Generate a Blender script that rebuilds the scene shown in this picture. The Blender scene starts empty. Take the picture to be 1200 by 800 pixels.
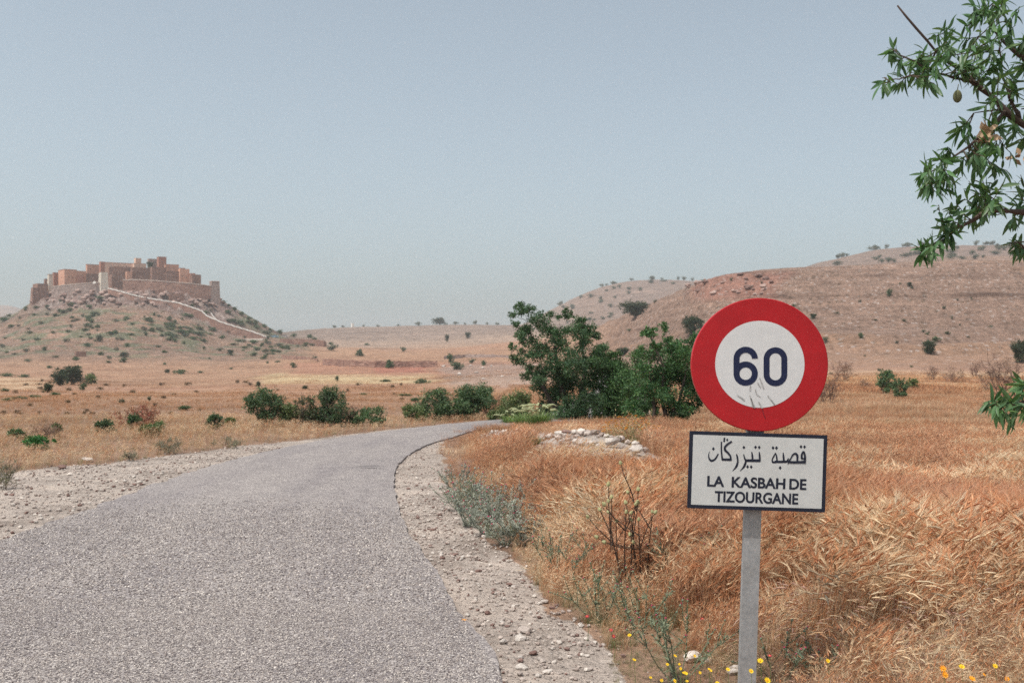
import bpy, bmesh, math, random
import numpy as np
from mathutils import Vector, Matrix, Euler
random.seed(7); rng = np.random.default_rng(7)
S = bpy.context.scene; COL = S.collection
R = math.radians
F = 1250.0; EYE = 1.6; HZ = 430.0            # focal length in photo pixels, eye height, horizon row

# ------------------------------------------------------------------ camera, light, exposure
cd = bpy.data.cameras.new('camera'); cam = bpy.data.objects.new('camera', cd); COL.objects.link(cam)
cam.location = (0, 0, EYE); cam.rotation_euler = (R(90), 0, 0)
cd.sensor_width = 36; cd.lens = 37.5; cd.shift_y = 0.025; cd.clip_start = 0.1; cd.clip_end = 20000
cd.dof.use_dof = True; cd.dof.focus_distance = 5.6; cd.dof.aperture_fstop = 6.5
S.camera = cam
SUN_EL, SUN_AZ = 65.0, 232.0                 # azimuth clockwise from +Y (the view direction): behind left
sv = Vector((math.sin(R(SUN_AZ)) * math.cos(R(SUN_EL)), math.cos(R(SUN_AZ)) * math.cos(R(SUN_EL)), math.sin(R(SUN_EL))))
w = bpy.data.worlds.new('World'); S.world = w; w.use_nodes = True
wn = w.node_tree.nodes; wl = w.node_tree.links; wn.clear()
sky = wn.new('ShaderNodeTexSky'); sky.sky_type = 'NISHITA'; sky.sun_disc = False
sky.sun_elevation = R(SUN_EL); sky.sun_rotation = R(SUN_AZ); sky.altitude = 900
sky.air_density = 1.0; sky.dust_density = 7.0; sky.ozone_density = 1.0
bg = wn.new('ShaderNodeBackground'); bg.inputs[1].default_value = 0.13
wo = wn.new('ShaderNodeOutputWorld'); hs = wn.new('ShaderNodeHueSaturation'); hs.inputs['Saturation'].default_value = .5; hs.inputs['Value'].default_value = 1.10   # dusty, bleached air
wl.new(sky.outputs[0], hs.inputs['Color']); tn = wn.new('ShaderNodeMix'); tn.data_type = 'RGBA'; tn.blend_type = 'MULTIPLY'; tn.inputs[0].default_value = 1; tn.inputs[7].default_value = (.915, 1, .985, 1)
wl.new(hs.outputs[0], tn.inputs[6]); wl.new(tn.outputs[2], bg.inputs[0]); wl.new(bg.outputs[0], wo.inputs[0])
sd = bpy.data.lights.new('sun', 'SUN'); sun = bpy.data.objects.new('sun', sd); COL.objects.link(sun)
sd.energy = 3.2; sd.angle = R(0.53); sd.color = (1.0, 0.95, 0.88)
sun.rotation_euler = sv.to_track_quat('Z', 'Y').to_euler(); sun.location = (0, 0, 50)
S.view_settings.view_transform = 'Standard'; S.view_settings.look = 'None'
S.view_settings.exposure = 0.2; S.view_settings.gamma = 1.0
S.cycles.max_bounces = 6; S.cycles.transparent_max_bounces = 8; S.cycles.volume_bounces = 1; S.cycles.use_denoising = False
HAZE = 0.00021

# ------------------------------------------------------------------ numpy noise
def _h(ix, iy, seed):
    n = (ix.astype(np.int64) * 374761393 + iy.astype(np.int64) * 668265263 + seed * 1442695041) & 0xffffffff
    n = ((n ^ (n >> 13)) * 1274126177) & 0xffffffff
    return ((n ^ (n >> 16)) & 0xffff) / 65535.0
def vn(x, y, seed=0):
    x = np.asarray(x, float); y = np.asarray(y, float)
    ix = np.floor(x); iy = np.floor(y); fx = x - ix; fy = y - iy
    fx = fx * fx * (3 - 2 * fx); fy = fy * fy * (3 - 2 * fy)
    a = _h(ix, iy, seed); b = _h(ix + 1, iy, seed); c = _h(ix, iy + 1, seed); d = _h(ix + 1, iy + 1, seed)
    return (a + (b - a) * fx) * (1 - fy) + (c + (d - c) * fx) * fy
def fbm(x, y, seed=0, o=4):
    s = 0; a = .5; t = 0
    for k in range(o):
        s = s + a * vn(x * 2**k, y * 2**k, seed + k * 17); t += a; a *= .5
    return s / t * 2 - 1
def sm(x, a, b):
    t = np.clip((np.asarray(x, float) - a) / (b - a), 0, 1); return t * t * (3 - 2 * t)
def pchip(xs, ys, q):
    xs = np.array(xs, float); ys = np.array(ys, float); h = np.diff(xs); d = np.diff(ys) / h
    m = np.zeros(len(xs)); m[0] = d[0]; m[-1] = d[-1]
    for i in range(1, len(xs) - 1):
        m[i] = 0 if d[i-1] * d[i] <= 0 else 2 * d[i-1] * d[i] / (d[i-1] + d[i])
    q = np.clip(q, xs[0], xs[-1]); i = np.clip(np.searchsorted(xs, q) - 1, 0, len(xs) - 2)
    t = (q - xs[i]) / h[i]; t2 = t*t; t3 = t2*t
    return (2*t3-3*t2+1)*ys[i] + (t3-2*t2+t)*h[i]*m[i] + (-2*t3+3*t2)*ys[i+1] + (t3-t2)*h[i]*m[i+1]

# ------------------------------------------------------------------ terrain: per bearing, (distance, row where it shows) -> height
K = 1.0
PROF = {
 -1000: [(60, 462), (200, 440), (600, 425), (1500, 415), (4600, 418)],
 -300: [(60, 464), (200, 447), (400, 430), (700, 415), (1200, 405), (3000, 362), (4600, 380)],
 -80:  [(60, 465), (150, 457), (250, 447), (350, 436), (450, 418), (550, 396), (620, 386), (700, 392), (900, 405), (1500, 405), (3000, 359), (4600, 378)],
 0:    [(60, 466), (150, 457), (250, 447), (350, 436), (450, 415), (550, 388), (600, 374), (650, 376), (800, 400), (1500, 405), (3000, 358), (4600, 376)],
 22:   [(60, 466), (150, 457), (250, 447), (350, 436), (450, 413), (540, 386), (600, 364), (650, 368), (800, 395), (1500, 405), (3000, 361), (4600, 378)],
 40:   [(60, 466), (150, 457), (250, 447), (350, 436), (450, 412), (540, 380), (585, 359), (600, 353), (660, 352), (760, 388), (1200, 405), (3000, 370), (4600, 385)],
 75:   [(60, 466), (150, 458), (250, 447), (350, 436), (450, 412), (540, 378), (580, 356), (600, 342), (690, 333), (780, 380), (1200, 405), (3000, 395), (4600, 400)],
 150:  [(60, 466), (150, 459), (250, 449), (350, 438), (450, 414), (540, 377), (578, 355), (600, 339.5), (700, 332), (800, 380), (1200, 405), (3000, 405), (4600, 410)],
 220:  [(60, 467), (150, 459), (250, 448), (350, 437), (450, 415), (540, 387), (576, 367.5), (608, 342), (700, 337), (800, 385), (1200, 405), (3000, 405), (4600, 410)],
 257:  [(60, 467), (150, 458), (250, 446), (350, 436), (450, 418), (540, 400), (590, 380), (620, 352), (680, 351), (760, 385), (1000, 398), (1300, 398), (4600, 410)],
 290:  [(60, 467), (150, 457), (250, 444), (350, 432), (450, 418), (540, 402), (590, 392), (630, 371), (700, 373), (800, 392), (1000, 394), (1300, 398), (4600, 410)],
 320:  [(60, 467), (150, 456), (250, 442), (350, 429), (450, 415), (540, 403), (590, 396), (640, 389), (700, 390), (800, 394), (1000, 391), (1300, 396), (4600, 410)],
 350:  [(60, 467), (150, 455), (250, 440), (350, 427), (450, 413), (600, 402), (800, 394), (1000, 388), (1300, 393), (4600, 410)],
 430:  [(60, 466), (150, 455), (200, 448), (300, 432), (400, 423), (500, 414), (700, 400), (1000, 384), (1300, 389), (4600, 410)],
 520:  [(60, 466), (150, 454), (200, 446), (300, 432), (400, 421), (500, 411), (700, 398), (1000, 381), (1300, 385), (4600, 410)],
 600:  [(60, 465), (100, 457), (200, 441), (300, 428), (400, 415), (600, 398), (1000, 382), (1300, 383), (1800, 390), (4600, 410)],
 650:  [(60, 464), (100, 457), (200, 438), (300, 421), (400, 407), (550, 394), (800, 385), (1150, 372), (1300, 361), (1500, 364), (1900, 385), (4600, 410)],
 700:  [(60, 463), (100, 455), (200, 430), (300, 408), (400, 392), (500, 382), (600, 384), (900, 378), (1300, 338), (1600, 345), (2100, 380), (4600, 405)],
 760:  [(60, 463), (100, 450), (150, 435), (200, 418), (300, 390), (440, 357), (550, 362), (900, 364), (1300, 328), (1700, 337), (2200, 380), (4600, 405)],
 800:  [(60, 462), (100, 449), (150, 432), (200, 413), (300, 375), (420, 340), (500, 346), (900, 355), (1300, 328), (1700, 335), (2200, 380), (4600, 405)],
 835:  [(60, 462), (100, 448), (150, 430), (200, 407), (300, 358), (380, 326), (450, 332), (900, 345), (1300, 332), (1700, 340), (2200, 380), (4600, 405)],
 900:  [(60, 462), (100, 447), (150, 427), (200, 404), (300, 352), (400, 317), (500, 325), (900, 330), (1300, 330), (2200, 380), (4600, 405)],
 960:  [(60, 462), (100, 447), (150, 426), (200, 402), (300, 350), (400, 314), (500, 321), (750, 322), (940, 311), (1200, 314), (2200, 380), (4600, 405)],
 1050: [(60, 462), (100, 446), (150, 425), (200, 400), (300, 347), (400, 311), (500, 315), (750, 305), (940, 292), (1200, 297), (2200, 380), (4600, 405)],
 1200: [(60, 462), (100, 446), (150, 425), (200, 400), (300, 345), (400, 306), (500, 310), (750, 300), (940, 288), (1200, 295), (2200, 375), (4600, 405)],
 1500: [(60, 463), (100, 447), (200, 405), (300, 352), (450, 312), (750, 300), (950, 290), (1300, 300), (2200, 375), (4600, 405)],
 2200: [(60, 464), (100, 450), (200, 430), (400, 400), (900, 380), (1800, 390), (4600, 410)],
}
DG = np.exp(np.linspace(np.log(20), np.log(4600), 460)); UG = np.arange(-1000, 2201, 10.0)
def row2z(row, D): return EYE + (HZ - row) / F * D
_cols = sorted(PROF); _M = []
for u in _cols:
    p = [(D, row2z(r, D)) for D, r in PROF[u]]
    xs = [0, 20, 32] + [a for a, b in p]; ys = [0, 0, 0] + [b for a, b in p]
    _M.append(pchip(xs, ys, DG))
_M = np.array(_M)
LUT = np.array([pchip(_cols, _M[:, j], UG) for j in range(len(DG))]).T     # [u, D]
def _blur(A, ax, n):
    for _ in range(n):
        P = np.concatenate([A.take([0], ax), A, A.take([-1], ax)], ax)
        A = .25 * P.take(range(0, A.shape[ax]), ax) + .5 * A + .25 * P.take(range(2, A.shape[ax] + 2), ax)
    return A
LUT = _blur(_blur(LUT, 0, 1), 1, 3)
def uD(x, y):
    th = np.arctan2(x, y); r = np.hypot(x, y); tc = np.clip(th, -R(51.6), R(51.6))
    return 600 + F * np.tan(tc), r * np.cos(tc), th
# road edges in metres, from behind the camera round the bend
RE = [(.6, -9), (.2, 0), (.02, 4), (-.05, 5.4), (-.38, 7), (-.64, 8.4), (-.97, 10.1), (-1.34, 12.5), (-1.7, 15.4), (-1.84, 17.2), (-1.86, 19.4), (-1.72, 21.3), (-1.46, 23.2), (-1.15, 25.2), (-.7, 27.2), (.3, 28.5), (1.9, 29.7), (3.2, 31.9), (4.1, 35), (5.2, 42), (6.5, 52), (8.6, 71), (12.5, 112), (16, 150)]
LE = [(-4.6, -9), (-4.6, 3), (-4.62, 6), (-4.66, 9.7), (-4.74, 12.66), (-4.86, 15.6), (-4.74, 18.5), (-4.3, 22.2), (-3.3, 25.6), (-2.26, 28.2), (-.97, 30.5), (0, 31.7), (.9, 33.6), (1.5, 36.5), (2.2, 42), (3.4, 52), (5.4, 71), (9, 113), (12, 151)]
def W(u, row, z=0.0):
    D = (EYE - z) * F / (row - HZ); return ((u - 600) / F * D, D)
GR = [(2.6, -9), (.95, 0), (.62, 4), W(716, 800), W(706, 742), W(640, 704), W(596, 648), W(550, 612), W(524, 575), W(519, 540), W(518, 520), W(532, 506), (-.45, 26.6), (.4, 27.9), (2.1, 29.2), (3.6, 31.6), (4.5, 35), (5.6, 42), (6.9, 52), (9, 71), (13, 112), (16.5, 150)]
GL = [(-30, -9), (-22, 8), W(-200, 580), W(-60, 562), W(0, 555), W(64, 547), W(116, 544), W(200, 533), W(280, 523), W(360, 515), W(440, 505), W(500, 499.5), W(560, 494), W(590, 491.6), (.5, 34), (1.1, 36.8), (1.8, 42), (3, 52), (5, 71), (8.6, 113), (11.6, 151)]
ZONE = np.array(GR + GL[::-1])
def inpoly(x, y, P):
    c = np.zeros(np.shape(x), bool); n = len(P)
    for i in range(n):
        x0, y0 = P[i]; x1, y1 = P[i-1]
        if y0 == y1: continue
        c ^= ((y0 > y) != (y1 > y)) & (x < (x1 - x0) * (y - y0) / (y1 - y0) + x0)
    return c
def Hs(x, y):
    x = np.asarray(x, float); y = np.asarray(y, float)
    u, D, th = uD(x, y)
    gx = np.clip((u + 1000) / 10, 0, len(UG) - 1.001); ld = (np.log(np.maximum(D, 20)) - np.log(20)) / (np.log(4600) - np.log(20)) * (len(DG) - 1)
    ld = np.clip(ld, 0, len(DG) - 1.001)
    i = gx.astype(int); j = ld.astype(int); a = gx - i; b = ld - j
    h = (LUT[i, j] * (1-a) + LUT[i+1, j] * a) * (1-b) + (LUT[i, j+1] * (1-a) + LUT[i+1, j+1] * a) * b
    r = np.hypot(x, y)
    back = sm(np.abs(th), R(60), R(110)); h = h * (1 - .75 * back)
    h = h + .40 * np.exp(-((x-1.15+.1*(y-17))/1.0)**2 - ((y-16.5)/3.4)**2) * (y > 0)
    # terraces on the right-hand slopes
    t = sm(u, 600, 720) * sm(r, 130, 220) * (1 - sm(r, 600, 800)) * (1 - sm(u, 2000, 2200))
    st = 3.2; q = (h + 2.0 * fbm(x/70, y/70, 5, 3)) / st; fr = q - np.floor(q)
    h = h + t * .9 * st * (sm(fr, .62, .95) - fr + .15)
    # rough ground
    h = h + .012 * fbm(x/.5, y/.5, 3, 3) + sm(r, 24, 90) * .28 * fbm(x/11, y/11, 9, 4) + sm(r, 150, 500) * 2.5 * fbm(x/38, y/38, 21, 5) * (1 - .6 * t)
    # rock cliff beneath the village
    c = sm(u, 28, 55) * (1 - sm(u, 235, 275)) * sm(D, 555, 585) * (1 - sm(D, 606, 622))
    h = h + c * (np.abs(fbm(x/5, y/7, 33, 4)) * 7.5 - 1.8)
    mo = (1 - sm(u, 300, 380)) * sm(D, 420, 500) * (1 - sm(D, 610, 640)); h = h + mo * (1.3 * np.abs(fbm(x/14, y/10, 37, 5)) - .4)
    h = h + .12 * sm(x - np.interp(y, [p[1] for p in GR[:13]], [p[0] for p in GR[:13]]), 0, 2.0) * (1 - sm(r, 24, 30)) * (y > 0) * (y < 30)
    return h
def rubm(x, D): q = fbm(x*1.5, D*.6, 57, 3); return ((((x-1.15+.1*(D-17))/.72)**2 + ((D-16.6)/4.0)**2) < 1 + .9*q) | ((((x+.0)/.8)**2 + ((D-22.6)/2.2)**2) < 1 + .9*q)
def gz(x, y): return float(Hs(np.array([x]), np.array([y]))[0])
_DS = np.exp(np.linspace(np.log(14), np.log(2200), 1600))
def place(u, row, dmin=0, dmax=9999):
    """ground point seen at this bearing and row"""
    X = (u - 600) / F * _DS; Z = Hs(X, _DS); rows = HZ - (Z - EYE) / _DS * F
    m = (_DS >= dmin) & (_DS <= dmax); idx = np.where(m & (rows <= row))[0]
    k = idx[0] if len(idx) else np.where(m)[0][np.argmin(rows[m])]
    return Vector((X[k], _DS[k], Z[k]))

# ------------------------------------------------------------------ materials
def lin(c): return tuple(v / 12.92 if v <= .04045 else ((v + .055) / 1.055) ** 2.4 for v in c)
class NT:
    def __init__(s, name, rough=.9, spec=.2):
        s.m = bpy.data.materials.new(name); s.m.use_nodes = True; s.t = s.m.node_tree; s.t.nodes.clear()
        s.b = s.n('ShaderNodeBsdfPrincipled'); s.o = s.n('ShaderNodeOutputMaterial'); s.l(s.b.outputs[0], s.o.inputs[0])
        s.b.inputs['Roughness'].default_value = rough; s.b.inputs['Specular IOR Level'].default_value = spec
    def n(s, t, **k):
        x = s.t.nodes.new(t)
        for a, b in k.items(): setattr(x, a, b)
        return x
    def l(s, a, b): s.t.links.new(a, b)
    def pos(s):
        return s.n('ShaderNodeNewGeometry').outputs['Position']
    def noise(s, scale, detail=3, vec=None, rough=.55):
        x = s.n('ShaderNodeTexNoise'); x.inputs['Scale'].default_value = scale; x.inputs['Detail'].default_value = detail
        x.inputs['Roughness'].default_value = rough; s.l(vec or s.pos(), x.inputs['Vector']); return x.outputs['Fac']
    def vor(s, scale, out='Distance', vec=None, feature='F1'):
        x = s.n('ShaderNodeTexVoronoi', feature=feature); x.inputs['Scale'].default_value = scale; s.l(vec or s.pos(), x.inputs['Vector']); return x.outputs[out]
    def ramp(s, f, stops):
        r = s.n('ShaderNodeValToRGB'); e = r.color_ramp.elements
        while len(e) < len(stops): e.new(.5)
        for q, (p, c) in zip(e, stops): q.position = p; q.color = (*c, 1) if len(c) == 3 else c
        s.l(f, r.inputs[0]); return r.outputs[0]
    def mix(s, a, b, f, mode='MIX'):
        m = s.n('ShaderNodeMix', data_type='RGBA', blend_type=mode); m.clamp_result = False
        for i, v in ((6, a), (7, b), (0, f)):
            if isinstance(v, (int, float)): m.inputs[i].default_value = v
            elif isinstance(v, tuple): m.inputs[i].default_value = (*v, 1)
            else: s.l(v, m.inputs[i])
        return m.outputs[2]
    def attr(s, name='Col'): return s.n('ShaderNodeAttribute', attribute_name=name).outputs['Color']
    def math(s, op, a, b):
        m = s.n('ShaderNodeMath', operation=op)
        for i, v in ((0, a), (1, b)):
            if isinstance(v, (int, float)): m.inputs[i].default_value = v
            else: s.l(v, m.inputs[i])
        return m.outputs[0]
    def base(s, c):
        if isinstance(c, tuple): s.b.inputs['Base Color'].default_value = (*c, 1)
        else: s.l(c, s.b.inputs['Base Color'])
    def bump(s, f, dist, strength=1):
        b = s.n('ShaderNodeBump'); b.inputs['Distance'].default_value = dist; b.inputs['Strength'].default_value = strength
        s.l(f, b.inputs['Height']); s.l(b.outputs[0], s.b.inputs['Normal']); return b
def gray(lo, hi): return [(0, (lo,)*3), (1, (hi,)*3)]
M = {}
def mat_ground():
    t = NT('ground'); c = t.attr()
    c = t.mix(c, t.ramp(t.noise(.9, 6, rough=.7), [(.3, (.55, .52, .5)), (.5, (1, 1, 1)), (.72, (1.3, 1.28, 1.25))]), 1, 'MULTIPLY')
    c = t.mix(c, t.ramp(t.noise(14, 4, rough=.7), [(.3, (.68, .66, .64)), (.5, (1, 1, 1)), (.75, (1.25, 1.24, 1.22))]), .8, 'MULTIPLY')
    # small pale stones strewn about, where the second attribute says so
    v = t.vor(2.6); sp = t.ramp(v, [(.1, (1, 1, 1)), (.22, (0, 0, 0))])
    st = t.mix(sp, t.attr('Stony'), 1, 'MULTIPLY'); c = t.mix(c, (.52, .46, .42), st)
    v2 = t.vor(.55); sp2 = t.ramp(t.math('ADD', v2, t.math('MULTIPLY', t.noise(3, 3), .3)), [(.30, (1, 1, 1)), (.42, (0, 0, 0))])
    c = t.mix(c, (.40, .33, .30), t.mix(sp2, t.attr('Stony'), 1, 'MULTIPLY'))
    # contour-following strata and coarse mottling that reads from afar
    mp = t.n('ShaderNodeMapping'); mp.inputs['Scale'].default_value = (.012, .012, .26); t.l(t.pos(), mp.inputs[0])
    fa = t.attr('Far')
    sr = t.ramp(t.noise(1.0, 6, mp.outputs[0], .75), [(.32, (.46, .42, .40)), (.44, (.95, .95, .95)), (.56, (1, 1, 1)), (.68, (1.35, 1.32, 1.3))]); c = t.mix(c, t.mix((1.0, 1.0, 1.0), sr, fa), 1, 'MULTIPLY')
    sr = t.ramp(t.noise(.16, 8, rough=.8), [(.33, (.50, .46, .44)), (.5, (1, 1, 1)), (.68, (1.35, 1.32, 1.3))]); c = t.mix(c, t.mix((1.0, 1.0, 1.0), sr, fa), 1, 'MULTIPLY')
    v3 = t.ramp(t.vor(.42), [(.14, (.42, .44, .38)), (.30, (1, 1, 1))]); c = t.mix(c, t.mix((1.0, 1.0, 1.0), v3, fa), .8, 'MULTIPLY')
    t.base(c); h = t.math('ADD', t.noise(3, 6, rough=.7), t.math('MULTIPLY', t.noise(40, 3), .15)); b1 = t.bump(h, .25, .8)
    b2 = t.n('ShaderNodeBump'); b2.inputs['Distance'].default_value = 2.2; b2.inputs['Strength'].default_value = .9; t.l(t.mix((.5, .5, .5), t.noise(.22, 7, rough=.72), fa), b2.inputs['Height']); t.l(b2.outputs[0], b1.inputs['Normal']); return t.m
M['ground'] = mat_ground()
def mat_road():
    t = NT('chip_seal', .85, .3); P = t.pos()
    v = t.vor(78, 'Color'); sp = t.n('ShaderNodeSeparateColor'); t.l(v, sp.inputs[0])
    c = t.ramp(sp.outputs[0], [(0, (.10, .085, .085)), (.3, (.22, .19, .185)), (.65, (.37, .33, .31)), (1, (.66, .60, .55))])
    c = t.mix(c, (.37, .325, .305), .4)
    d = t.vor(78); c = t.mix(c, t.ramp(d, [(.35, (1, 1, 1)), (.75, (.45, .44, .46))]), 1, 'MULTIPLY')
    mp = t.n('ShaderNodeMapping'); mp.inputs['Scale'].default_value = (1.1, .22, 1); t.l(P, mp.inputs[0])
    c = t.mix(c, t.ramp(t.noise(1.2, 4, mp.outputs[0]), [(.3, (.84, .83, .86)), (.6, (1.06, 1.05, 1.04))]), 1, 'MULTIPLY')
    c = t.mix(c, t.ramp(t.noise(5, 5), [(.3, (.86, .86, .87)), (.7, (1.08, 1.08, 1.08))]), 1, 'MULTIPLY')
    t.base(c); t.bump(t.math('SUBTRACT', 1, d), .006, .7); return t.m
M['road'] = mat_road()
def mat_col(name, rough=.85, spec=.2, trans=0.0, var=.25, attr='Col', tint=(1, 1, 1), wscale=None, transcol=(1.1, 1.25, .6)):
    """colour from the mesh's own attribute, varied from object to object"""
    t = NT(name, rough, spec); oi = t.n('ShaderNodeObjectInfo'); c = t.attr(attr)
    c = t.mix(c, t.ramp(oi.outputs['Random'], [(0, (1-var, 1-var*.9, 1-var*.8)), (1, (1+var, 1+var*.9, 1+var*.7))]), 1, 'MULTIPLY')
    if wscale:
        c = t.mix(c, t.ramp(t.noise(wscale, 3), [(.3, (.72, .62, .55)), (.5, (1, 1, 1)), (.7, (1.18, 1.22, 1.3))]), 1, 'MULTIPLY')
    if tint != (1, 1, 1): c = t.mix(c, tint, 1, 'MULTIPLY')
    t.base(c)
    if trans:
        tr = t.n('ShaderNodeBsdfTranslucent'); t.l(t.mix(c, transcol, 1, 'MULTIPLY'), tr.inputs[0])
        mx = t.n('ShaderNodeMixShader'); mx.inputs[0].default_value = trans
        t.l(t.b.outputs[0], mx.inputs[1]); t.l(tr.outputs[0], mx.inputs[2]); t.l(mx.outputs[0], t.o.inputs[0])
    return t.m
M['leaf'] = mat_col('foliage', .6, .3, .25, .15)
M['almondleaf'] = mat_col('almond_leaf', .42, .45, .3, .22)
M['straw'] = mat_col('dry_grass', .7, .25, .3, .22, wscale=.35, transcol=(1.1, .95, .8))
M['herb'] = mat_col('herb', .8, .2, .15, .15)
M['bark'] = mat_col('bark', .95, .1, 0, .1)
def mat_wall(name, a, b, scale=.6, br=0.0):
    t = NT(name, .95, .1); c = t.ramp(t.noise(scale, 6, rough=.65), [(.3, a), (.7, b)])
    if br:
        mp = t.n('ShaderNodeMapping'); mp.inputs['Scale'].default_value = (1, 1, 2.2); t.l(t.pos(), mp.inputs[0])
        d = t.vor(1.1, 'Distance', mp.outputs[0]); c = t.mix(c, t.ramp(d, [(.2, (1.15, 1.12, 1.1)), (.7, (.6, .58, .58))]), br, 'MULTIPLY')
        t.bump(t.math('SUBTRACT', 1, d), .25, .7)
    else: t.bump(t.noise(3, 5), .15, .5)
    t.base(c); return t.m
M['pink'] = mat_wall('pink_mud_plaster', (.52, .27, .19), (.68, .39, .28))
M['palepink'] = mat_wall('pale_pink_plaster', (.66, .42, .31), (.80, .55, .42))
M['redmud'] = mat_wall('red_mud_plaster', (.36, .17, .13), (.46, .24, .18))
M['stonewall'] = mat_wall('rubble_masonry', (.20, .11, .09), (.42, .26, .205), .5, .5)
M['greywall'] = mat_wall('grey_rubble_masonry', (.26, .19, .17), (.44, .34, .30), .5, .4)
M['paletower'] = mat_wall('pale_stone', (.50, .43, .36), (.72, .64, .54), .6, .12)
M['coping'] = mat_wall('limewashed_coping', (.55, .44, .38), (.72, .60, .52))
M['white'] = mat_wall('whitewash', (.70, .64, .58), (.85, .8, .74), 2)
M['dark'] = mat_wall('dark_opening', (.03, .02, .02), (.05, .04, .035))
M['roofmud'] = mat_wall('mud_roof', (.36, .25, .20), (.46, .33, .27))
def mat_rock(name, a, b, sc=14):
    t = NT(name, .92, .15); oi = t.n('ShaderNodeObjectInfo')
    tc = t.n('ShaderNodeTexCoord').outputs['Object']
    c = t.ramp(t.noise(sc, 5, tc, .65), [(.3, a), (.7, b)])
    c = t.mix(c, t.ramp(oi.outputs['Random'], [(0, (.72, .66, .64)), (.5, (1, 1, 1)), (1, (1.22, 1.2, 1.18))]), 1, 'MULTIPLY')
    t.base(c); t.bump(t.noise(sc * 3, 4, tc), .01, .5); return t.m
M['pebble'] = mat_rock('pebble', (.36, .29, .26), (.50, .43, .38))
M['palerock'] = mat_rock('pale_limestone', (.42, .36, .32), (.60, .54, .49), 8)
M['redrock'] = mat_rock('red_rock', (.17, .10, .085), (.27, .18, .155), 8)
M['boulder'] = mat_rock('hill_rock', (.30, .20, .17), (.42, .31, .27), .8)
def flat(name, c, rough=.5, spec=.4, metal=0, n=None, nv=.1):
    t = NT(name, rough, spec); t.b.inputs['Metallic'].default_value = metal
    if n: t.base(t.mix(c, t.ramp(t.noise(n, 5, rough=.65), [(.3, (1-nv,)*3), (.7, (1+nv,)*3)]), 1, 'MULTIPLY'))
    else: t.base(c)
    return t.m
M['signred'] = flat('red_sheeting', (.43, .010, .015), .38, .4, n=9, nv=.12)
M['signwhite'] = flat('white_sheeting', (.67, .66, .655), .42, .4, n=14, nv=.05)
M['platewhite'] = flat('aged_white_enamel', (.58, .58, .565), .5, .35, n=11, nv=.07)
M['navy'] = flat('navy_paint', (.010, .016, .055), .4, .4)
M['navyplate'] = flat('dark_navy_paint', (.012, .016, .032), .45, .4, n=20, nv=.3)
M['scuff'] = flat('scuff_mark', (.42, .41, .40), .7, .2, n=60, nv=.5)
M['scuffred'] = flat('scuff_on_red', (.18, .02, .03), .7, .2)
def mat_galv():
    t = NT('galvanised_steel', .55, .5); t.b.inputs['Metallic'].default_value = .35
    c = t.ramp(t.noise(45, 5, rough=.7), [(.3, (.30, .31, .32)), (.7, (.46, .46, .46))])
    c = t.mix(c, t.ramp(t.noise(5, 4), [(.35, (.85, .83, .8)), (.65, (1.05, 1.05, 1.05))]), 1, 'MULTIPLY'); t.base(c); t.bump(t.noise(60, 3), .001, .4); return t.m
M['galv'] = mat_galv()
M['tar'] = flat('tar', (.06, .055, .055), .8, .2, n=20, nv=.4)
M['carblue'] = flat('blue_paint', (.25, .40, .50), .3, .5); M['carpink'] = flat('pale_paint', (.55, .45, .43), .3, .5)
M['glass'] = flat('dark_glass', (.03, .035, .04), .1, .6); M['rubber'] = flat('rubber', (.02, .02, .02), .9, .1)
M['yellow'] = flat('yellow_petal', (.80, .55, .02), .6, .2); M['orange'] = flat('orange_petal', (.80, .33, .02), .6, .2)
M['magenta'] = flat('magenta_petal', (.45, .02, .08), .6, .2)
M['almond'] = flat('almond_hull', (.13, .13, .07), .8, .1, n=60, nv=.3)
M['deadleaf'] = flat('dead_leaf', (.42, .28, .18), .8, .1, n=40, nv=.3)

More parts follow.
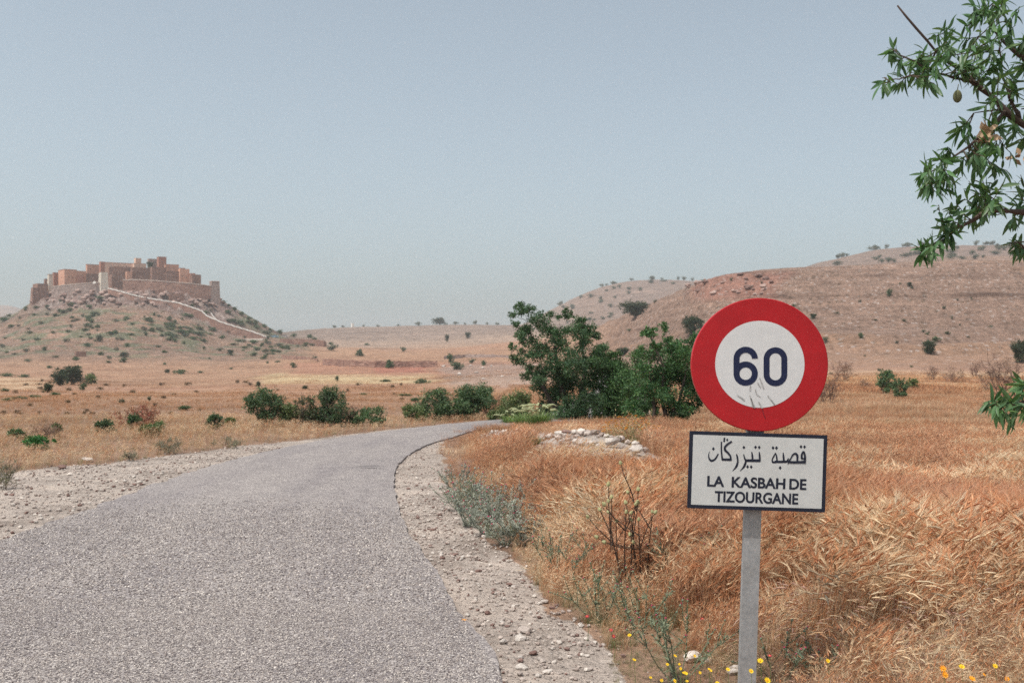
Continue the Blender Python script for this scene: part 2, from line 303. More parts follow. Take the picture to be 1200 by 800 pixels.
# ------------------------------------------------------------------ mesh builder
class MB:
    def __init__(s): s.V = []; s.Fc = []; s.C = []; s.n = 0; s.M = []
    def add(s, v, f, c=None, mi=0):
        v = np.asarray(v, float).reshape(-1, 3); s.V.append(v)
        f = [tuple(int(i) + s.n for i in q) for q in f]; s.Fc += f; s.M += [mi] * len(f)
        s.C.append(np.tile(np.array(c if c is not None else (1, 1, 1), float), (len(v), 1)) if c is None or np.ndim(c) == 1 else np.asarray(c, float)); s.n += len(v)
    def quads(s, v, c):                      # v (N,4,3), c (N,3)
        n = len(v); s.V.append(v.reshape(-1, 3)); a = np.arange(n * 4).reshape(-1, 4) + s.n
        s.Fc += [tuple(q) for q in a.tolist()]; s.M += [0] * n; s.C.append(np.repeat(c, 4, 0)); s.n += n * 4
    def box(s, lo, hi, c=None, mi=0, mat=None):
        x0, y0, z0 = lo; x1, y1, z1 = hi
        v = np.array([(x0,y0,z0),(x1,y0,z0),(x1,y1,z0),(x0,y1,z0),(x0,y0,z1),(x1,y0,z1),(x1,y1,z1),(x0,y1,z1)], float)
        if mat is not None: v = np.array([tuple(mat @ Vector(p)) for p in v])
        s.add(v, [(3,2,1,0),(4,5,6,7),(0,1,5,4),(1,2,6,5),(2,3,7,6),(3,0,4,7)], c, mi)
    def tube(s, pts, rad, n=6, c=None, mi=0, cap=True):
        P = [Vector(p) for p in pts]; L = len(P)
        if np.ndim(rad) == 0: rad = [rad] * L
        vs = []; ref = Vector((.31, .17, .93))
        for i, p in enumerate(P):
            d = (P[min(i+1, L-1)] - P[max(i-1, 0)])
            d = d.normalized() if d.length > 1e-9 else Vector((0, 0, 1))
            a = d.cross(ref); a = a.normalized() if a.length > 1e-3 else Vector((1, 0, 0)); b = d.cross(a)
            for k in range(n):
                t = 2 * math.pi * k / n; vs.append(p + (a * math.cos(t) + b * math.sin(t)) * rad[i])
        f = [(i*n+k, i*n+(k+1) % n, (i+1)*n+(k+1) % n, (i+1)*n+k) for i in range(L-1) for k in range(n)]
        if cap: f += [tuple(range(n))[::-1], tuple((L-1)*n+k for k in range(n))]
        s.add([tuple(v) for v in vs], f, c, mi)
    def build(s, name, mat, parent=None, smooth=False, link=True):
        me = s.mesh(name, mat, smooth); o = bpy.data.objects.new(name, me)
        if link: COL.objects.link(o)
        if parent is not None: o.parent = parent
        return o
    def mesh(s, name, mat, smooth=False):
        me = bpy.data.meshes.new(name); V = np.concatenate(s.V)
        me.from_pydata(V.tolist() if len(V) < 1 else V, [], s.Fc)
        a = me.color_attributes.new('Col', 'FLOAT_COLOR', 'POINT')
        c = np.ones((len(V), 4)); c[:, :3] = np.concatenate(s.C); a.data.foreach_set('color', c.ravel().astype(np.float32))
        for m in (mat if isinstance(mat, (list, tuple)) else [mat]): me.materials.append(m)
        if any(s.M): me.polygons.foreach_set('material_index', s.M)
        if smooth: me.polygons.foreach_set('use_smooth', [True] * len(me.polygons))
        me.update(); return me
def tag(o, label=None, cat=None, group=None, kind=None):
    if label: o['label'] = label
    if cat: o['category'] = cat
    if group: o['group'] = group
    if kind: o['kind'] = kind
    return o
def empty(name, loc, rz=0):
    o = bpy.data.objects.new(name, None); COL.objects.link(o); o.location = loc; o.rotation_euler = (0, 0, rz); o.empty_display_size = .1; return o
def copy_tree(o, loc, rz=None, sc=None, label=None, group=None):
    def rec(a, p):
        c = a.copy(); COL.objects.link(c)
        if p is not None: c.parent = p
        for ch in a.children: rec(ch, c)
        return c
    kids = list(o.children); c = o.copy(); COL.objects.link(c)
    for ch in kids: rec(ch, c)
    c.location = loc
    if rz is not None: c.rotation_euler = (0, 0, rz)
    if sc is not None: c.scale = (sc, sc, sc) if np.ndim(sc) == 0 else sc
    if label: c['label'] = label
    if group: c['group'] = group
    return c

# ------------------------------------------------------------------ ground sheet
def build_ground():
    def seg(a, b, n): return np.exp(np.linspace(np.log(a), np.log(b), n, endpoint=False))
    rr = np.concatenate([seg(.6, 3.5, 14), seg(3.5, 34, 330), seg(34, 140, 130), seg(140, 460, 170), seg(460, 720, 110), seg(720, 1400, 60), seg(1400, 4600, 40), [4600]])
    us = np.arange(-60, 1261, 3.0); ti = np.arctan((us - 600) / F)
    left = np.linspace(-math.pi, ti[0], 76)[:-1]; right = np.linspace(ti[-1], math.pi, 76)[1:-1]
    th = np.concatenate([left, ti, right]); nT = len(th); nR = len(rr)
    T, Rr = np.meshgrid(th, rr); X = Rr * np.sin(T); Y = Rr * np.cos(T); Z = Hs(X, Y)
    V = np.stack([X, Y, Z], -1).reshape(-1, 3); V = np.vstack([V, [[0, 0, 0]]])
    i, j = np.meshgrid(np.arange(nR - 1), np.arange(nT), indexing='ij'); j2 = (j + 1) % nT
    q = np.stack([i*nT+j, i*nT+j2, (i+1)*nT+j2, (i+1)*nT+j], -1).reshape(-1, 4)
    me = bpy.data.meshes.new('ground'); nq = len(q); nv = len(V); c = nv - 1
    tri = np.stack([np.full(nT, c), (np.arange(nT) + 1) % nT, np.arange(nT)], -1)
    loops = np.concatenate([q[:, ::-1].ravel(), tri.ravel()])
    me.vertices.add(nv); me.vertices.foreach_set('co', V.ravel().astype(np.float32))
    me.loops.add(len(loops)); me.loops.foreach_set('vertex_index', loops.astype(np.int32))
    me.polygons.add(nq + nT)
    me.polygons.foreach_set('loop_start', np.concatenate([np.arange(nq) * 4, nq * 4 + np.arange(nT) * 3]).astype(np.int32))
    me.update(calc_edges=True); me.validate()
    # soil colour by place
    x, y, z = V[:, 0], V[:, 1], V[:, 2]; u, D, _ = uD(x, y); D = np.maximum(D, .5); row = HZ - (z - EYE) / D * F
    u = np.where(np.abs(np.arctan2(x, y)) < 1, u, 600)
    nA = fbm(x/9, y/9, 41, 4); nB = fbm(x/60, y/60, 43, 4); nC = fbm(x/2, y/2, 45, 3)
    def C(*a): return np.array(a)
    def blend(c, c2, m): return c * (1 - m[:, None]) + C(*c2) * m[:, None]
    straw = C(.32, .18, .115); col = np.tile(straw, (nv, 1))
    col = blend(col, (.40, .25, .165), np.clip(.5 + nA * 1.2, 0, 1) * .6)
    col = blend(col, (.36, .20, .14), sm(nB, .05, .5) * .6)
    stony = np.zeros(nv)
    def zone(u0, u1, r0, r1, soft=10, softr=4, d0=0, d1=1e5):
        uu = u + 30 * nB + 26 * fbm(x/22, y/22, 47, 4); rw = row + 2.5 * nA
        return sm(uu, u0-soft, u0+soft) * (1-sm(uu, u1-soft, u1+soft)) * sm(rw, r0-softr, r0+softr) * (1-sm(rw, r1-softr, r1+softr)) * ((D > d0) & (D < d1))
    hill = sm(D, 105, 180) * sm(u, 640, 760)                       # right slopes: pinkish stony soil
    col = blend(col, (.24, .155, .12), hill * .9); stony = np.maximum(stony, hill * .75)
    col = blend(col, (.30, .175, .11), hill * sm(nB, 0, .4) * .6)
    m = zone(815, 915, 318, 352, 15, 5, 250, 600); col = blend(col, (.30, .14, .105), m * .75)
    plain = sm(D, 500, 640) * (1 - sm(u, 640, 700)) * sm(u, 320, 360); col = blend(col, (.34, .24, .185), plain); stony = np.maximum(stony, plain * .4)
    kh = sm(D, 380, 470) * (1 - sm(u, 330, 380)) * (D < 1200)
    col = blend(col, (.205, .14, .112), kh * .88); stony = np.maximum(stony, kh * .8); col = blend(col, (.30, .165, .10), kh * sm(nB, -.1, .3) * .4); gp = fbm(x/9, y/6, 55, 4); col = blend(col, (.105, .125, .07), kh * sm(gp, .0, .22) * (D > 430) * .8)
    cl = sm(u, 30, 50) * (1 - sm(u, 262, 290)) * sm(D, 560, 580) * (D < 900); col = blend(col, (.22, .145, .13), cl * .85); col = blend(col, (.36, .29, .26), cl * sm(nC, .1, .4) * .6)
    far = sm(D, 650, 800); col = blend(col, (.225, .165, .14), far * .7); stony *= (1 - .7 * sm(D, 700, 1000))
    m = zone(305, 500, 438, 449, 14, 1.2, 60, 500); col = blend(col, (.50, .37, .22), m * .9)      # pale yellow stubble
    m = zone(-400, 60, 443, 456, 20, 2, 60, 500); col = blend(col, (.52, .37, .24), m * .7)
    m = zone(432, 500, 429, 437, 5, 1.2, 60, 600); col = blend(col, (.30, .12, .085), m * .8)      # red earth
    m = zone(330, 640, 424, 441, 16, 2, 60, 600) ; col = blend(col, (.40, .17, .12), m * .35)
    m = zone(520, 640, 426, 453, 10, 3, 60, 600); col = blend(col, (.36, .27, .225), m * .6); stony = np.maximum(stony, m * .8)
    m = zone(650, 900, 395, 450, 20, 5, 60, 300); stony = np.maximum(stony, m * .8)
    m = zone(940, 1300, 436, 462, 30, 4, 40, 150); col = blend(col, (.58, .41, .27), m * .7); stony *= (1 - m)
    near = 1 - sm(D, 30, 60); col = blend(col, (.26, .17, .12), near * .8)  # near soil painted darker to deepen the shadow in the grass
    xj = x + .10 * fbm(x*2, y*2, 51, 3) * 2; yj = y + .2 * fbm(x*2, y*2, 52, 3)
    g = inpoly(xj, yj, ZONE).astype(float) * (np.hypot(x, y) < 150)
    col = blend(col, (.42, .35, .305), g); col = blend(col, (.33, .265, .225), g * np.clip(nC * 1.4, 0, 1) * .7)
    stony = stony * (1 - g)
    mm = rubm(x, y).astype(float) * (D < 30) * (y > 0); col = blend(col, (.46, .39, .345), mm * .9)
    for nm, dat in (('Col', col), ('Stony', np.repeat(stony[:, None], 3, 1)), ('Far', np.repeat((sm(D, 110, 260) * (.55 + .45 * np.clip(stony + kh + far, 0, 1)))[:, None], 3, 1))):
        a = me.color_attributes.new(nm, 'FLOAT_COLOR', 'POINT'); cc = np.ones((nv, 4)); cc[:, :3] = dat; a.data.foreach_set('color', cc.ravel().astype(np.float32))
    me.materials.append(M['ground']); me.polygons.foreach_set('use_smooth', np.ones(nq + nT, bool)); me.update()
    o = bpy.data.objects.new('ground', me); COL.objects.link(o); tag(o, kind='structure'); return o
ground = build_ground()
ZMIN = float(min(v.co.z for v in ground.data.vertices)); ZMAX = float(max(v.co.z for v in ground.data.vertices))

def resample(P, n, jit=0, seed=0):
    P = np.array(P, float); d = np.r_[0, np.cumsum(np.hypot(*np.diff(P, axis=0).T))]; q = np.linspace(0, d[-1], n)
    x = pchip(d, P[:, 0], q); y = pchip(d, P[:, 1], q)
    if jit:
        x = x + jit * (fbm(q/.35, q*0, seed, 4)) * 1.2 + jit * .7 * fbm(q/2.2, q*0, seed+9, 2)
    return np.stack([x, y], 1)
def build_road():
    n = 1400; A = resample(LE, n, .07, 3); B = resample(RE, n, .035, 8); nw = 26
    V = []; zt = .034
    ts = np.linspace(0, 1, nw)
    P = A[:, None] * (1 - ts)[None, :, None] + B[:, None] * ts[None, :, None]
    crown = .05 * (1 - (2*ts-1)**2)
    Z = zt + np.broadcast_to(crown, P.shape[:2]) + .006 * fbm(P[..., 0]*1.5, P[..., 1]*1.5, 77, 3)
    Z = Z + sm(P[..., 1], 26, 34) * (Hs(P[..., 0], P[..., 1]) + .05)
    near_ = P[:, 0, 1] < 30; Z[near_, 0] = .024; Z[near_, -1] = .032
    base = np.dstack([P, Z[..., None]])
    L = base[:, :1].copy(); L[..., 2] -= .3; Rr = base[:, -1:].copy(); Rr[..., 2] -= .3; Rr[..., 0] -= .006
    G = np.concatenate([L, base, Rr], 1); m = nw + 2
    i, j = np.meshgrid(np.arange(n-1), np.arange(m-1), indexing='ij'); q = np.stack([i*m+j, i*m+j+1, (i+1)*m+j+1, (i+1)*m+j], -1).reshape(-1, 4)
    me = bpy.data.meshes.new('road'); me.from_pydata(G.reshape(-1, 3), [], q.tolist()); me.materials.append(M['road']); me.update()
    o = bpy.data.objects.new('road', me); COL.objects.link(o); tag(o, kind='structure')
build_road()

# ------------------------------------------------------------------ leaves, bushes, trees
def leaf_quads(P, size, wid, up=.35, D=None):
    """diamond leaves at points P with random headings"""
    n = len(P); d = rng.normal(size=(n, 3)); d[:, 2] += up
    if D is not None: d = d * .6 + D
    d /= np.linalg.norm(d, axis=1, keepdims=True); r = rng.normal(size=(n, 3)); s = np.cross(d, r); s /= np.linalg.norm(s, axis=1, keepdims=True) + 1e-9
    L = size * rng.uniform(.65, 1.3, (n, 1)); Wd = wid * rng.uniform(.7, 1.25, (n, 1))
    return np.stack([P, P + d*L*.5 + s*Wd*.5, P + d*L, P + d*L*.5 - s*Wd*.5], 1)
def leaf_cols(n, base, var=.3, alt=None, pa=.15):
    c = np.array(base)[None] * (1 + var * rng.normal(size=(n, 1)) * .6) * (1 + .08 * rng.normal(size=(n, 3)))
    if alt is not None: k = rng.random(n) < pa; c[k] = np.array(alt) * (1 + .2 * rng.normal(size=(k.sum(), 1)))
    return np.clip(c, .008, 1)
def clump_pts(c, r, n, sq=.85):
    d = rng.normal(size=(n, 3)); d /= np.linalg.norm(d, axis=1, keepdims=True); q = rng.random((n, 1)) ** .45
    sub = rng.normal(size=(max(3, n // 14), 3)); sub = sub / np.linalg.norm(sub, axis=1, keepdims=True) * r * rng.uniform(.4, 1.05, (len(sub), 1))
    k = rng.integers(0, len(sub), n); P = sub[k] + d * q * r * .42
    P[:, 2] *= sq; return P + np.array(c)
def curve(a, b, sag=.15, n=5, jit=.06):
    a = Vector(a); b = Vector(b); L = (b - a).length; out = []
    j = [Vector(rng.normal(size=3)) * L * jit for _ in range(n)]
    for i in range(n):
        t = i / (n - 1); p = a.lerp(b, t); p.z += math.sin(math.pi * t) * L * sag * -.3 + (0 if i in (0, n-1) else j[i].z); 
        if 0 < i < n-1: p.x += j[i].x; p.y += j[i].y
        out.append(p)
    return out
def tree(name, label, cat, base, clumps, roots, leaf=(.07, .035), dens=1.0, col=(.05, .10, .03), alt=(.09, .16, .05), tr=.06, bark=(.09, .07, .06), group=None, twiggy=1, parts=('trunk', 'branch', 'crown')):
    """clumps: local (x,y,z,r); roots: local trunk polylines; every clump is reached by a bough"""
    e = empty(name, base); tag(e, label, cat, group)
    t = MB(); nodes = []
    for rt in roots:
        n = len(rt); t.tube(rt, [tr * (1 - .55 * i / max(1, n-1)) for i in range(n)], 7, bark); nodes += [(Vector(p), tr * .45) for p in rt[1:]]
    b = MB(); cs = sorted(clumps, key=lambda c: min((Vector(c[:3]) - p).length for p, _ in nodes))
    for c in cs:
        cv = Vector(c[:3]); below = [q for q in nodes if q[0].z < cv.z + .15 * c[3]] or nodes
        p, r0 = min(below, key=lambda q: (q[0] - cv).length); pts = curve(p, cv, .3)
        rr = max(r0 * .75, tr * .1); b.tube(pts, [rr * (1 - .6 * i / 4) for i in range(5)], 5, bark)
        nodes.append((cv, rr * .5)); nodes.append((pts[2], rr * .8))
        for _ in range(int(4 * twiggy)):
            d = Vector(rng.normal(size=3)); d.normalize(); d.z = abs(d.z) * .6
            b.tube([cv, cv + d * c[3] * .9], [rr * .35, rr * .12], 3, bark)
    t.build(parts[0], M['bark'], e); b.build(parts[1], M['bark'], e)
    f = MB()
    for c in cs:
        n = int(dens * 2.6 * c[3]**2 * math.pi / (leaf[0] * leaf[1] * .5)); P = clump_pts(c[:3], c[3], n); Q = leaf_quads(P, *leaf)
        f.quads(Q, leaf_cols(n, np.array(col) * rng.uniform(.8, 1.2), .3, alt))
    f.build(parts[2], M['leaf'], e); return e
def px_tree(name, label, cat, u, row, clumps, dens=1, rp=11, depth=.9, **k):
    """clumps as outlines measured in the photograph turned into metres at the tree's own distance"""
    b = place(u, row); s = b.y / F; out = []
    for c in clumps:
        r = (c[2] if len(c) > 2 else rp) * s
        out.append(((c[0]-u)*s, float(rng.uniform(-depth, depth)), (row-c[1])*s, r))
    roots = k.pop('roots', None) or [[(0, 0, -.1), (0, 0, .3), (.05, .05, .8)]]
    roots = [[((p[0]-u)*s, p[2] if len(p) > 2 else 0, (row-p[1])*s) for p in rt] for rt in roots]
    for c in list(out)[::3]: out.append((c[0] + float(rng.normal())*.1, c[1] + depth * float(rng.choice([-1, 1])), c[2]*.85, c[3]*.9))
    return tree(name, label, cat, b, out, roots, dens=dens, **k)
TA = [(609,358,6),(601,368,5),(620,362,7),(611,366,6),(632,376,11),(616,388,9),(607,393,5),(641,387,11),(625,403,10),(612,398,6),(609,422,8),(602,420,4),(622,418,7),(636,414,12),(616,441,6),(628,437,8),(632,452,10),(643,437,12),(659,457,14),(645,472,12),(670,475,15),(688,466,13),(681,448,14),(688,430,12),(670,418,13),(656,404,12),(679,380,9),(668,368,7),(664,364,4),(690,387,9),(699,394,6),(683,399,11),(670,388,9),(697,412,8),(655,390,8),(648,425,12),(662,437,14),(655,485,9),(640,484,8),(680,484,10),(695,450,8),(646,367,5),(655,372,4)]
px_tree('carob_tree', 'tall dark green tree with ragged top left of the sign, beside the road bend', 'tree', 672, 494, [(a, b, c*1.12) for a, b, c in TA], dens=1.35, depth=.9,
        roots=[[(668, 497), (662, 470), (655, 440), (650, 405)], [(676, 497), (680, 470), (686, 430), (680, 398)], [(670, 497), (645, 470), (630, 440)]],
        col=(.055, .105, .05), alt=(.10, .16, .075), tr=.09)
TB = [(706,419,9),(715,430,11),(697,425,7),(728,434,12),(708,448,13),(726,452,14),(715,468,14),(733,473,13),(704,472,11),(719,483,9),(746,421,9),(752,411,6),(742,446,12),(701,438,8),(738,462,12),(700,486,6),(735,484,7),(710,407,5),(722,418,7)]
px_tree('leafy_bush', 'bright green leafy bush between the tall dark tree and the forked tree', 'bush', 722, 495, [(a, b, c*1.3) for a, b, c in TB], dens=1.5, depth=.8,
        roots=[[(718, 498), (715, 475), (712, 440)], [(726, 498), (732, 470), (742, 440)]], col=(.075, .145, .055), alt=(.15, .24, .09), tr=.045)
TC = [(790,484,8),(808,478,8),(771,484,6),(744,474,8),(745,488,7),(800,488,6),(759,389,5),(767,392,4),(773,386,5),(752,392,4),(778,404,7),(796,406,9),(809,401,8),(817,396,6),(769,416,9),(789,419,12),(807,419,12),(760,437,10),(780,437,12),(800,439,12),(812,452,10),(773,457,11),(755,457,9),(784,474,6),(797,474,6),(818,466,8),(820,410,9),(826,430,10),(822,450,9),(748,432,7),(766,470,8),(750,478,7),(803,460,7),(832,415,9)]
px_tree('forked_tree', 'green tree on forked bare trunks standing directly left of the round sign', 'tree', 776, 502, [(a, b, c*1.32) for a, b, c in TC], dens=1.5, depth=.75,
        roots=[[(783, 504), (786, 490), (796, 470), (803, 440)], [(765, 503), (767, 480), (762, 445)], [(757, 502), (757, 480), (750, 450)], [(784, 502), (776, 470), (778, 430), (764, 398)]],
        col=(.06, .13, .05), alt=(.12, .21, .08), tr=.06)

# roadside thicket beyond the bend: each shrub by itself
SH = [  # u,row base, width px, height px, green?, label
 (308, 500, 34, 44, 'g', 'upright green shrub, leftmost of the roadside thicket beyond the left verge'),
 (335, 500, 24, 24, 'm', 'low green shrub joining the upright shrub on the left verge'),
 (358, 500, 26, 36, 'd', 'dusty brown green shrub in the middle of the left thicket'),
 (388, 500, 38, 42, 'g', 'bushy green shrub with dead twigs at the right of the left thicket'),
 (410, 499, 18, 24, 't', 'leafless brown bush between two green roadside shrubs'),
 (433, 499, 40, 20, 'g', 'low rounded green shrub on its own by the far road edge'),
 (485, 494, 24, 18, 'm', 'small grey green shrub at the left foot of the bend thicket'),
 (508, 493, 34, 36, 'g', 'green shrub with pale stem where the road bends'),
 (530, 492, 34, 24, 'g', 'low leafy shrub filling the gap in the bend thicket'),
 (556, 491, 40, 38, 'g', 'spiky topped green shrub at the right of the bend thicket'),
 (578, 490, 26, 26, 't', 'thin leafless brown shrub behind the bend beside green bushes'),
 (606, 492, 34, 28, 'm', 'yellow green bush at the left foot of the tall dark tree'),
 (585, 493, 20, 12, 'm', 'low green plant hugging the outer road edge at the bend'),
 (45, 527, 34, 15, 'v', 'vivid green spreading shrub on the far left verge'),
 (19, 515, 15, 11, 'g', 'small round green bush, nearest to the left edge of the photo'),
 (53, 517, 30, 22, 't', 'pinkish brown dry shrub behind the vivid green spreading shrub'),
 (65, 512, 10, 14, 'm', 'narrow grey green bush right of the pinkish dry shrub'),
 (123, 508, 20, 14, 'g', 'green shrub with bare legs alone in the left field'),
 (158, 503, 13, 16, 'g', 'dark green bush at the foot of the red brown dry thicket'),
 (176, 512, 20, 14, 'm', 'yellowish green weed clump in the left verge grass'),
 (188, 508, 10, 13, 'm', 'upright green weed beside the yellowish weed clump'),
 (197, 532, 28, 18, 's', 'grey green spiny plant on the left verge'),
 (267, 525, 30, 12, 's', 'low grey green spiny plant further along the left verge'),
 (153, 540, 12, 10, 's', 'small grey dried plant at the gravel edge'),
 (4, 594, 26, 34, 's', 'dry grey tan tussock cut by the left edge of the photo'),
 (251, 503, 16, 16, 'g', 'small dark green bush standing alone before the left thicket'),
 (270, 500, 10, 9, 'm', 'tiny green bush between the lone bush and the thicket'),
 (160, 500, 44, 24, 'r', 'reddish brown see-through dry thicket in the left field'),
 (107, 450, 9, 9, 'm', 'small green shrub just right of the big dark round tree'),
]
PAL = {'b': ((.26, .17, .12), (.2, .17, .1)), 'g': ((.075, .125, .062), (.14, .19, .095)), 'm': ((.12, .16, .07), (.20, .22, .10)), 'd': ((.10, .095, .06), (.05, .10, .04)), 't': ((.22, .14, .11), (.3, .2, .15)), 'v': ((.045, .15, .045), (.08, .22, .07)), 's': ((.21, .20, .15), (.33, .27, .19)), 'r': ((.30, .12, .085), (.36, .18, .12))}
def twigs(mb, a, d, L, r, depth, col, spread=.6):
    p = [a]; q = Vector(a)
    for i in range(3):
        q = q + d * L / 3; d = (d + Vector(rng.normal(size=3)) * .13).normalized(); p.append(q.copy())
    mb.tube(p, [r, r*.85, r*.7, r*.5], 3, col, cap=False)
    if depth:
        for k in range(3):
            nd = (d + Vector(rng.normal(size=3)) * spread); nd.z = abs(nd.z) * .7 + .25; nd.normalize()
            twigs(mb, p[int(rng.integers(1, 4))], nd, L * float(rng.uniform(.55, .85)), r * .6, depth - 1, col, spread)
def shrub(u, row, wp, hp, pal, label, cat='shrub', dmax=9999, group=None, fac=1.25):
    wp *= 1.12; hp *= 1.12
    b = place(u, row, 0, dmax); s = b.y / F; w_, h_ = wp*s, hp*s; c, alt = PAL[pal]
    e = empty('dry_shrub' if pal in 'tr' else 'green_shrub' if pal != 's' else 'grey_plant', b - Vector((0, 0, .02*h_))); tag(e, label, cat, group)
    st = MB(); bk = (.13, .10, .08) if pal not in 'tr' else (.19, .12, .10)
    ns = 10 if pal in 'tr' else 6
    for k in range(ns):
        d = Vector((float(rng.uniform(-1, 1)) * w_/h_ * .5, float(rng.uniform(-.5, .5)) * w_/h_, 1)).normalized()
        twigs(st, Vector((float(rng.uniform(-.25, .25))*w_, float(rng.uniform(-.2, .2))*w_, 0)), d, h_ * .5, max(.0045, h_*.009) * (1.3 if pal in 'tr' else 1), 3 if pal in 'tr' else 2, bk)
    st.build('twigs' if pal in 'tr' else 'stem', M['bark'], e)
    n = 15; f = MB()
    ls = max(.045, 2.6 * s)
    for k in range(n):
        x = float(rng.uniform(-.42, .42)) * w_; top = 1 - (abs(x)/(w_*.5))**2 * .45; z = float(rng.uniform(.2, .88)) * h_ * top; r = float(rng.uniform(.17, .28)) * min(w_, h_*1.3)
        y = float(rng.uniform(-.35, .35)) * w_
        cov = {'t': .25, 'r': .5, 'd': 1.1, 's': .8}.get(pal, 1.7) * fac; m = int(cov * r*r*math.pi / (ls * ls * .45 * .5)) + 2
        P = clump_pts((x, y, z), r, m, .9); P[:, 2] = np.maximum(P[:, 2], .02)
        wd = .5 if pal not in 'st' else .16
        f.quads(leaf_quads(P, ls * (1 if pal not in 'st' else 1.7), ls * wd, .5 if pal not in 's' else 1.2), leaf_cols(m, np.array(c) * rng.uniform(.82, 1.18), .3, alt, .25))
    if pal in 'gmd':
        for k in range(14):
            x = float(rng.uniform(-.45, .45)) * w_; z0 = h_ * .7 * (1 - (x/w_)**2); L_ = h_ * float(rng.uniform(.12, .34)); a0 = np.array([x, float(rng.uniform(-.25, .25))*w_, z0]); m = 16
            P = a0 + rng.random((m, 1)) * np.array([float(rng.normal())*.25, 0, 1]) * L_ + rng.normal(size=(m, 3)) * ls * .35; f.quads(leaf_quads(P, ls, ls*.5, .8), leaf_cols(m, c, .3, alt, .3))
    f.build('foliage', M['leaf'] if pal not in 'str' else M['herb'], e); return e
for s_ in SH: shrub(*s_)

# bare and green bushes at the top of the barley field on the right
for a in [(1038, 463, 22, 28, 'g', 'green shrub alone in the field right of the round sign'),
          (1054, 468, 15, 23, 'g', 'brighter green shrub leaning on the green shrub in the right field'),
          (987, 447, 22, 24, 't', 'grey leafless shrub close to the right rim of the round sign'),
          (968, 474, 28, 32, 't', 'bare brown shrub half hidden behind the round sign'),
          (1092, 446, 10, 16, 't', 'small leafless shrub right of the paired green shrubs'),
          (1117, 448, 26, 18, 't', 'grey leafless bush with a green heart on the right slope foot'),
          (1143, 443, 12, 18, 't', 'single forked leafless sapling on the right slope foot'),
          (1178, 470, 52, 48, 't', 'large grey leafless bush behind the drooping almond sprig'),
          (1014, 455, 14, 10, 't', 'low bare shrub between the round sign and the green shrubs'),
          (1070, 456, 12, 10, 'm', 'low grey green plant just right of the paired shrubs')]: shrub(*a)

# far bushes: prototype meshes of three sizes of leafiness, every bush an object
def bush_mesh(col, alt, n, leaf, seed, flat_=.75, nc=16):
    global rng; keep = rng; rng = np.random.default_rng(seed); f = MB()
    for k in range(nc):
        a = rng.uniform(0, 2*math.pi); r = rng.uniform(0, .33); z = rng.uniform(.14, .58); c = (r*math.cos(a), r*math.sin(a), z*flat_)
        m = max(3, n // nc); P = clump_pts(c, rng.uniform(.16, .26), m, .9); P[:, 2] = np.maximum(P[:, 2], -.02)
        f.quads(leaf_quads(P, leaf, leaf*.6), leaf_cols(m, np.array(col)*rng.uniform(.75, 1.2), .3, alt, .2))
    f.tube([(0, 0, -.2), (0, 0, .3)], .03, 4, (.1, .08, .06)); me = f.mesh('bush', M['leaf']); rng = keep; return me
BM = {'dark': [bush_mesh((.040, .062, .034), (.07, .09, .05), 3600, .06, 10+i, 1.0) for i in range(3)],
      'green': [bush_mesh((.05, .10, .045), (.10, .15, .07), 1300, .07, 20+i, .75) for i in range(3)],
      'grey': [bush_mesh((.105, .12, .085), (.18, .17, .12), 900, .07, 30+i, .65) for i in range(4)],
      'brown': [bush_mesh((.20, .125, .085), (.28, .19, .12), 500, .09, 50+i, .7) for i in range(3)],
      'olive': [bush_mesh((.085, .12, .06), (.13, .16, .09), 900, .08, 40+i, .45) for i in range(4)]}
def bush(u, row, wp, hp, kind, label, cat='bush', group=None, name='scrub_bush', dmin=40, dmax=9999):
    b = place(u, row, dmin, dmax); s = b.y / F; me = BM[kind][int(rng.integers(0, len(BM[kind])))]
    o = bpy.data.objects.new(name, me); COL.objects.link(o); o.location = b; o.rotation_euler = (0, 0, float(rng.uniform(0, 6.28)))
    o.scale = (wp*s*1.12, wp*s*1.12, hp*s*(1.3 if kind == 'dark' else 1.5)); return tag(o, label, cat, group)
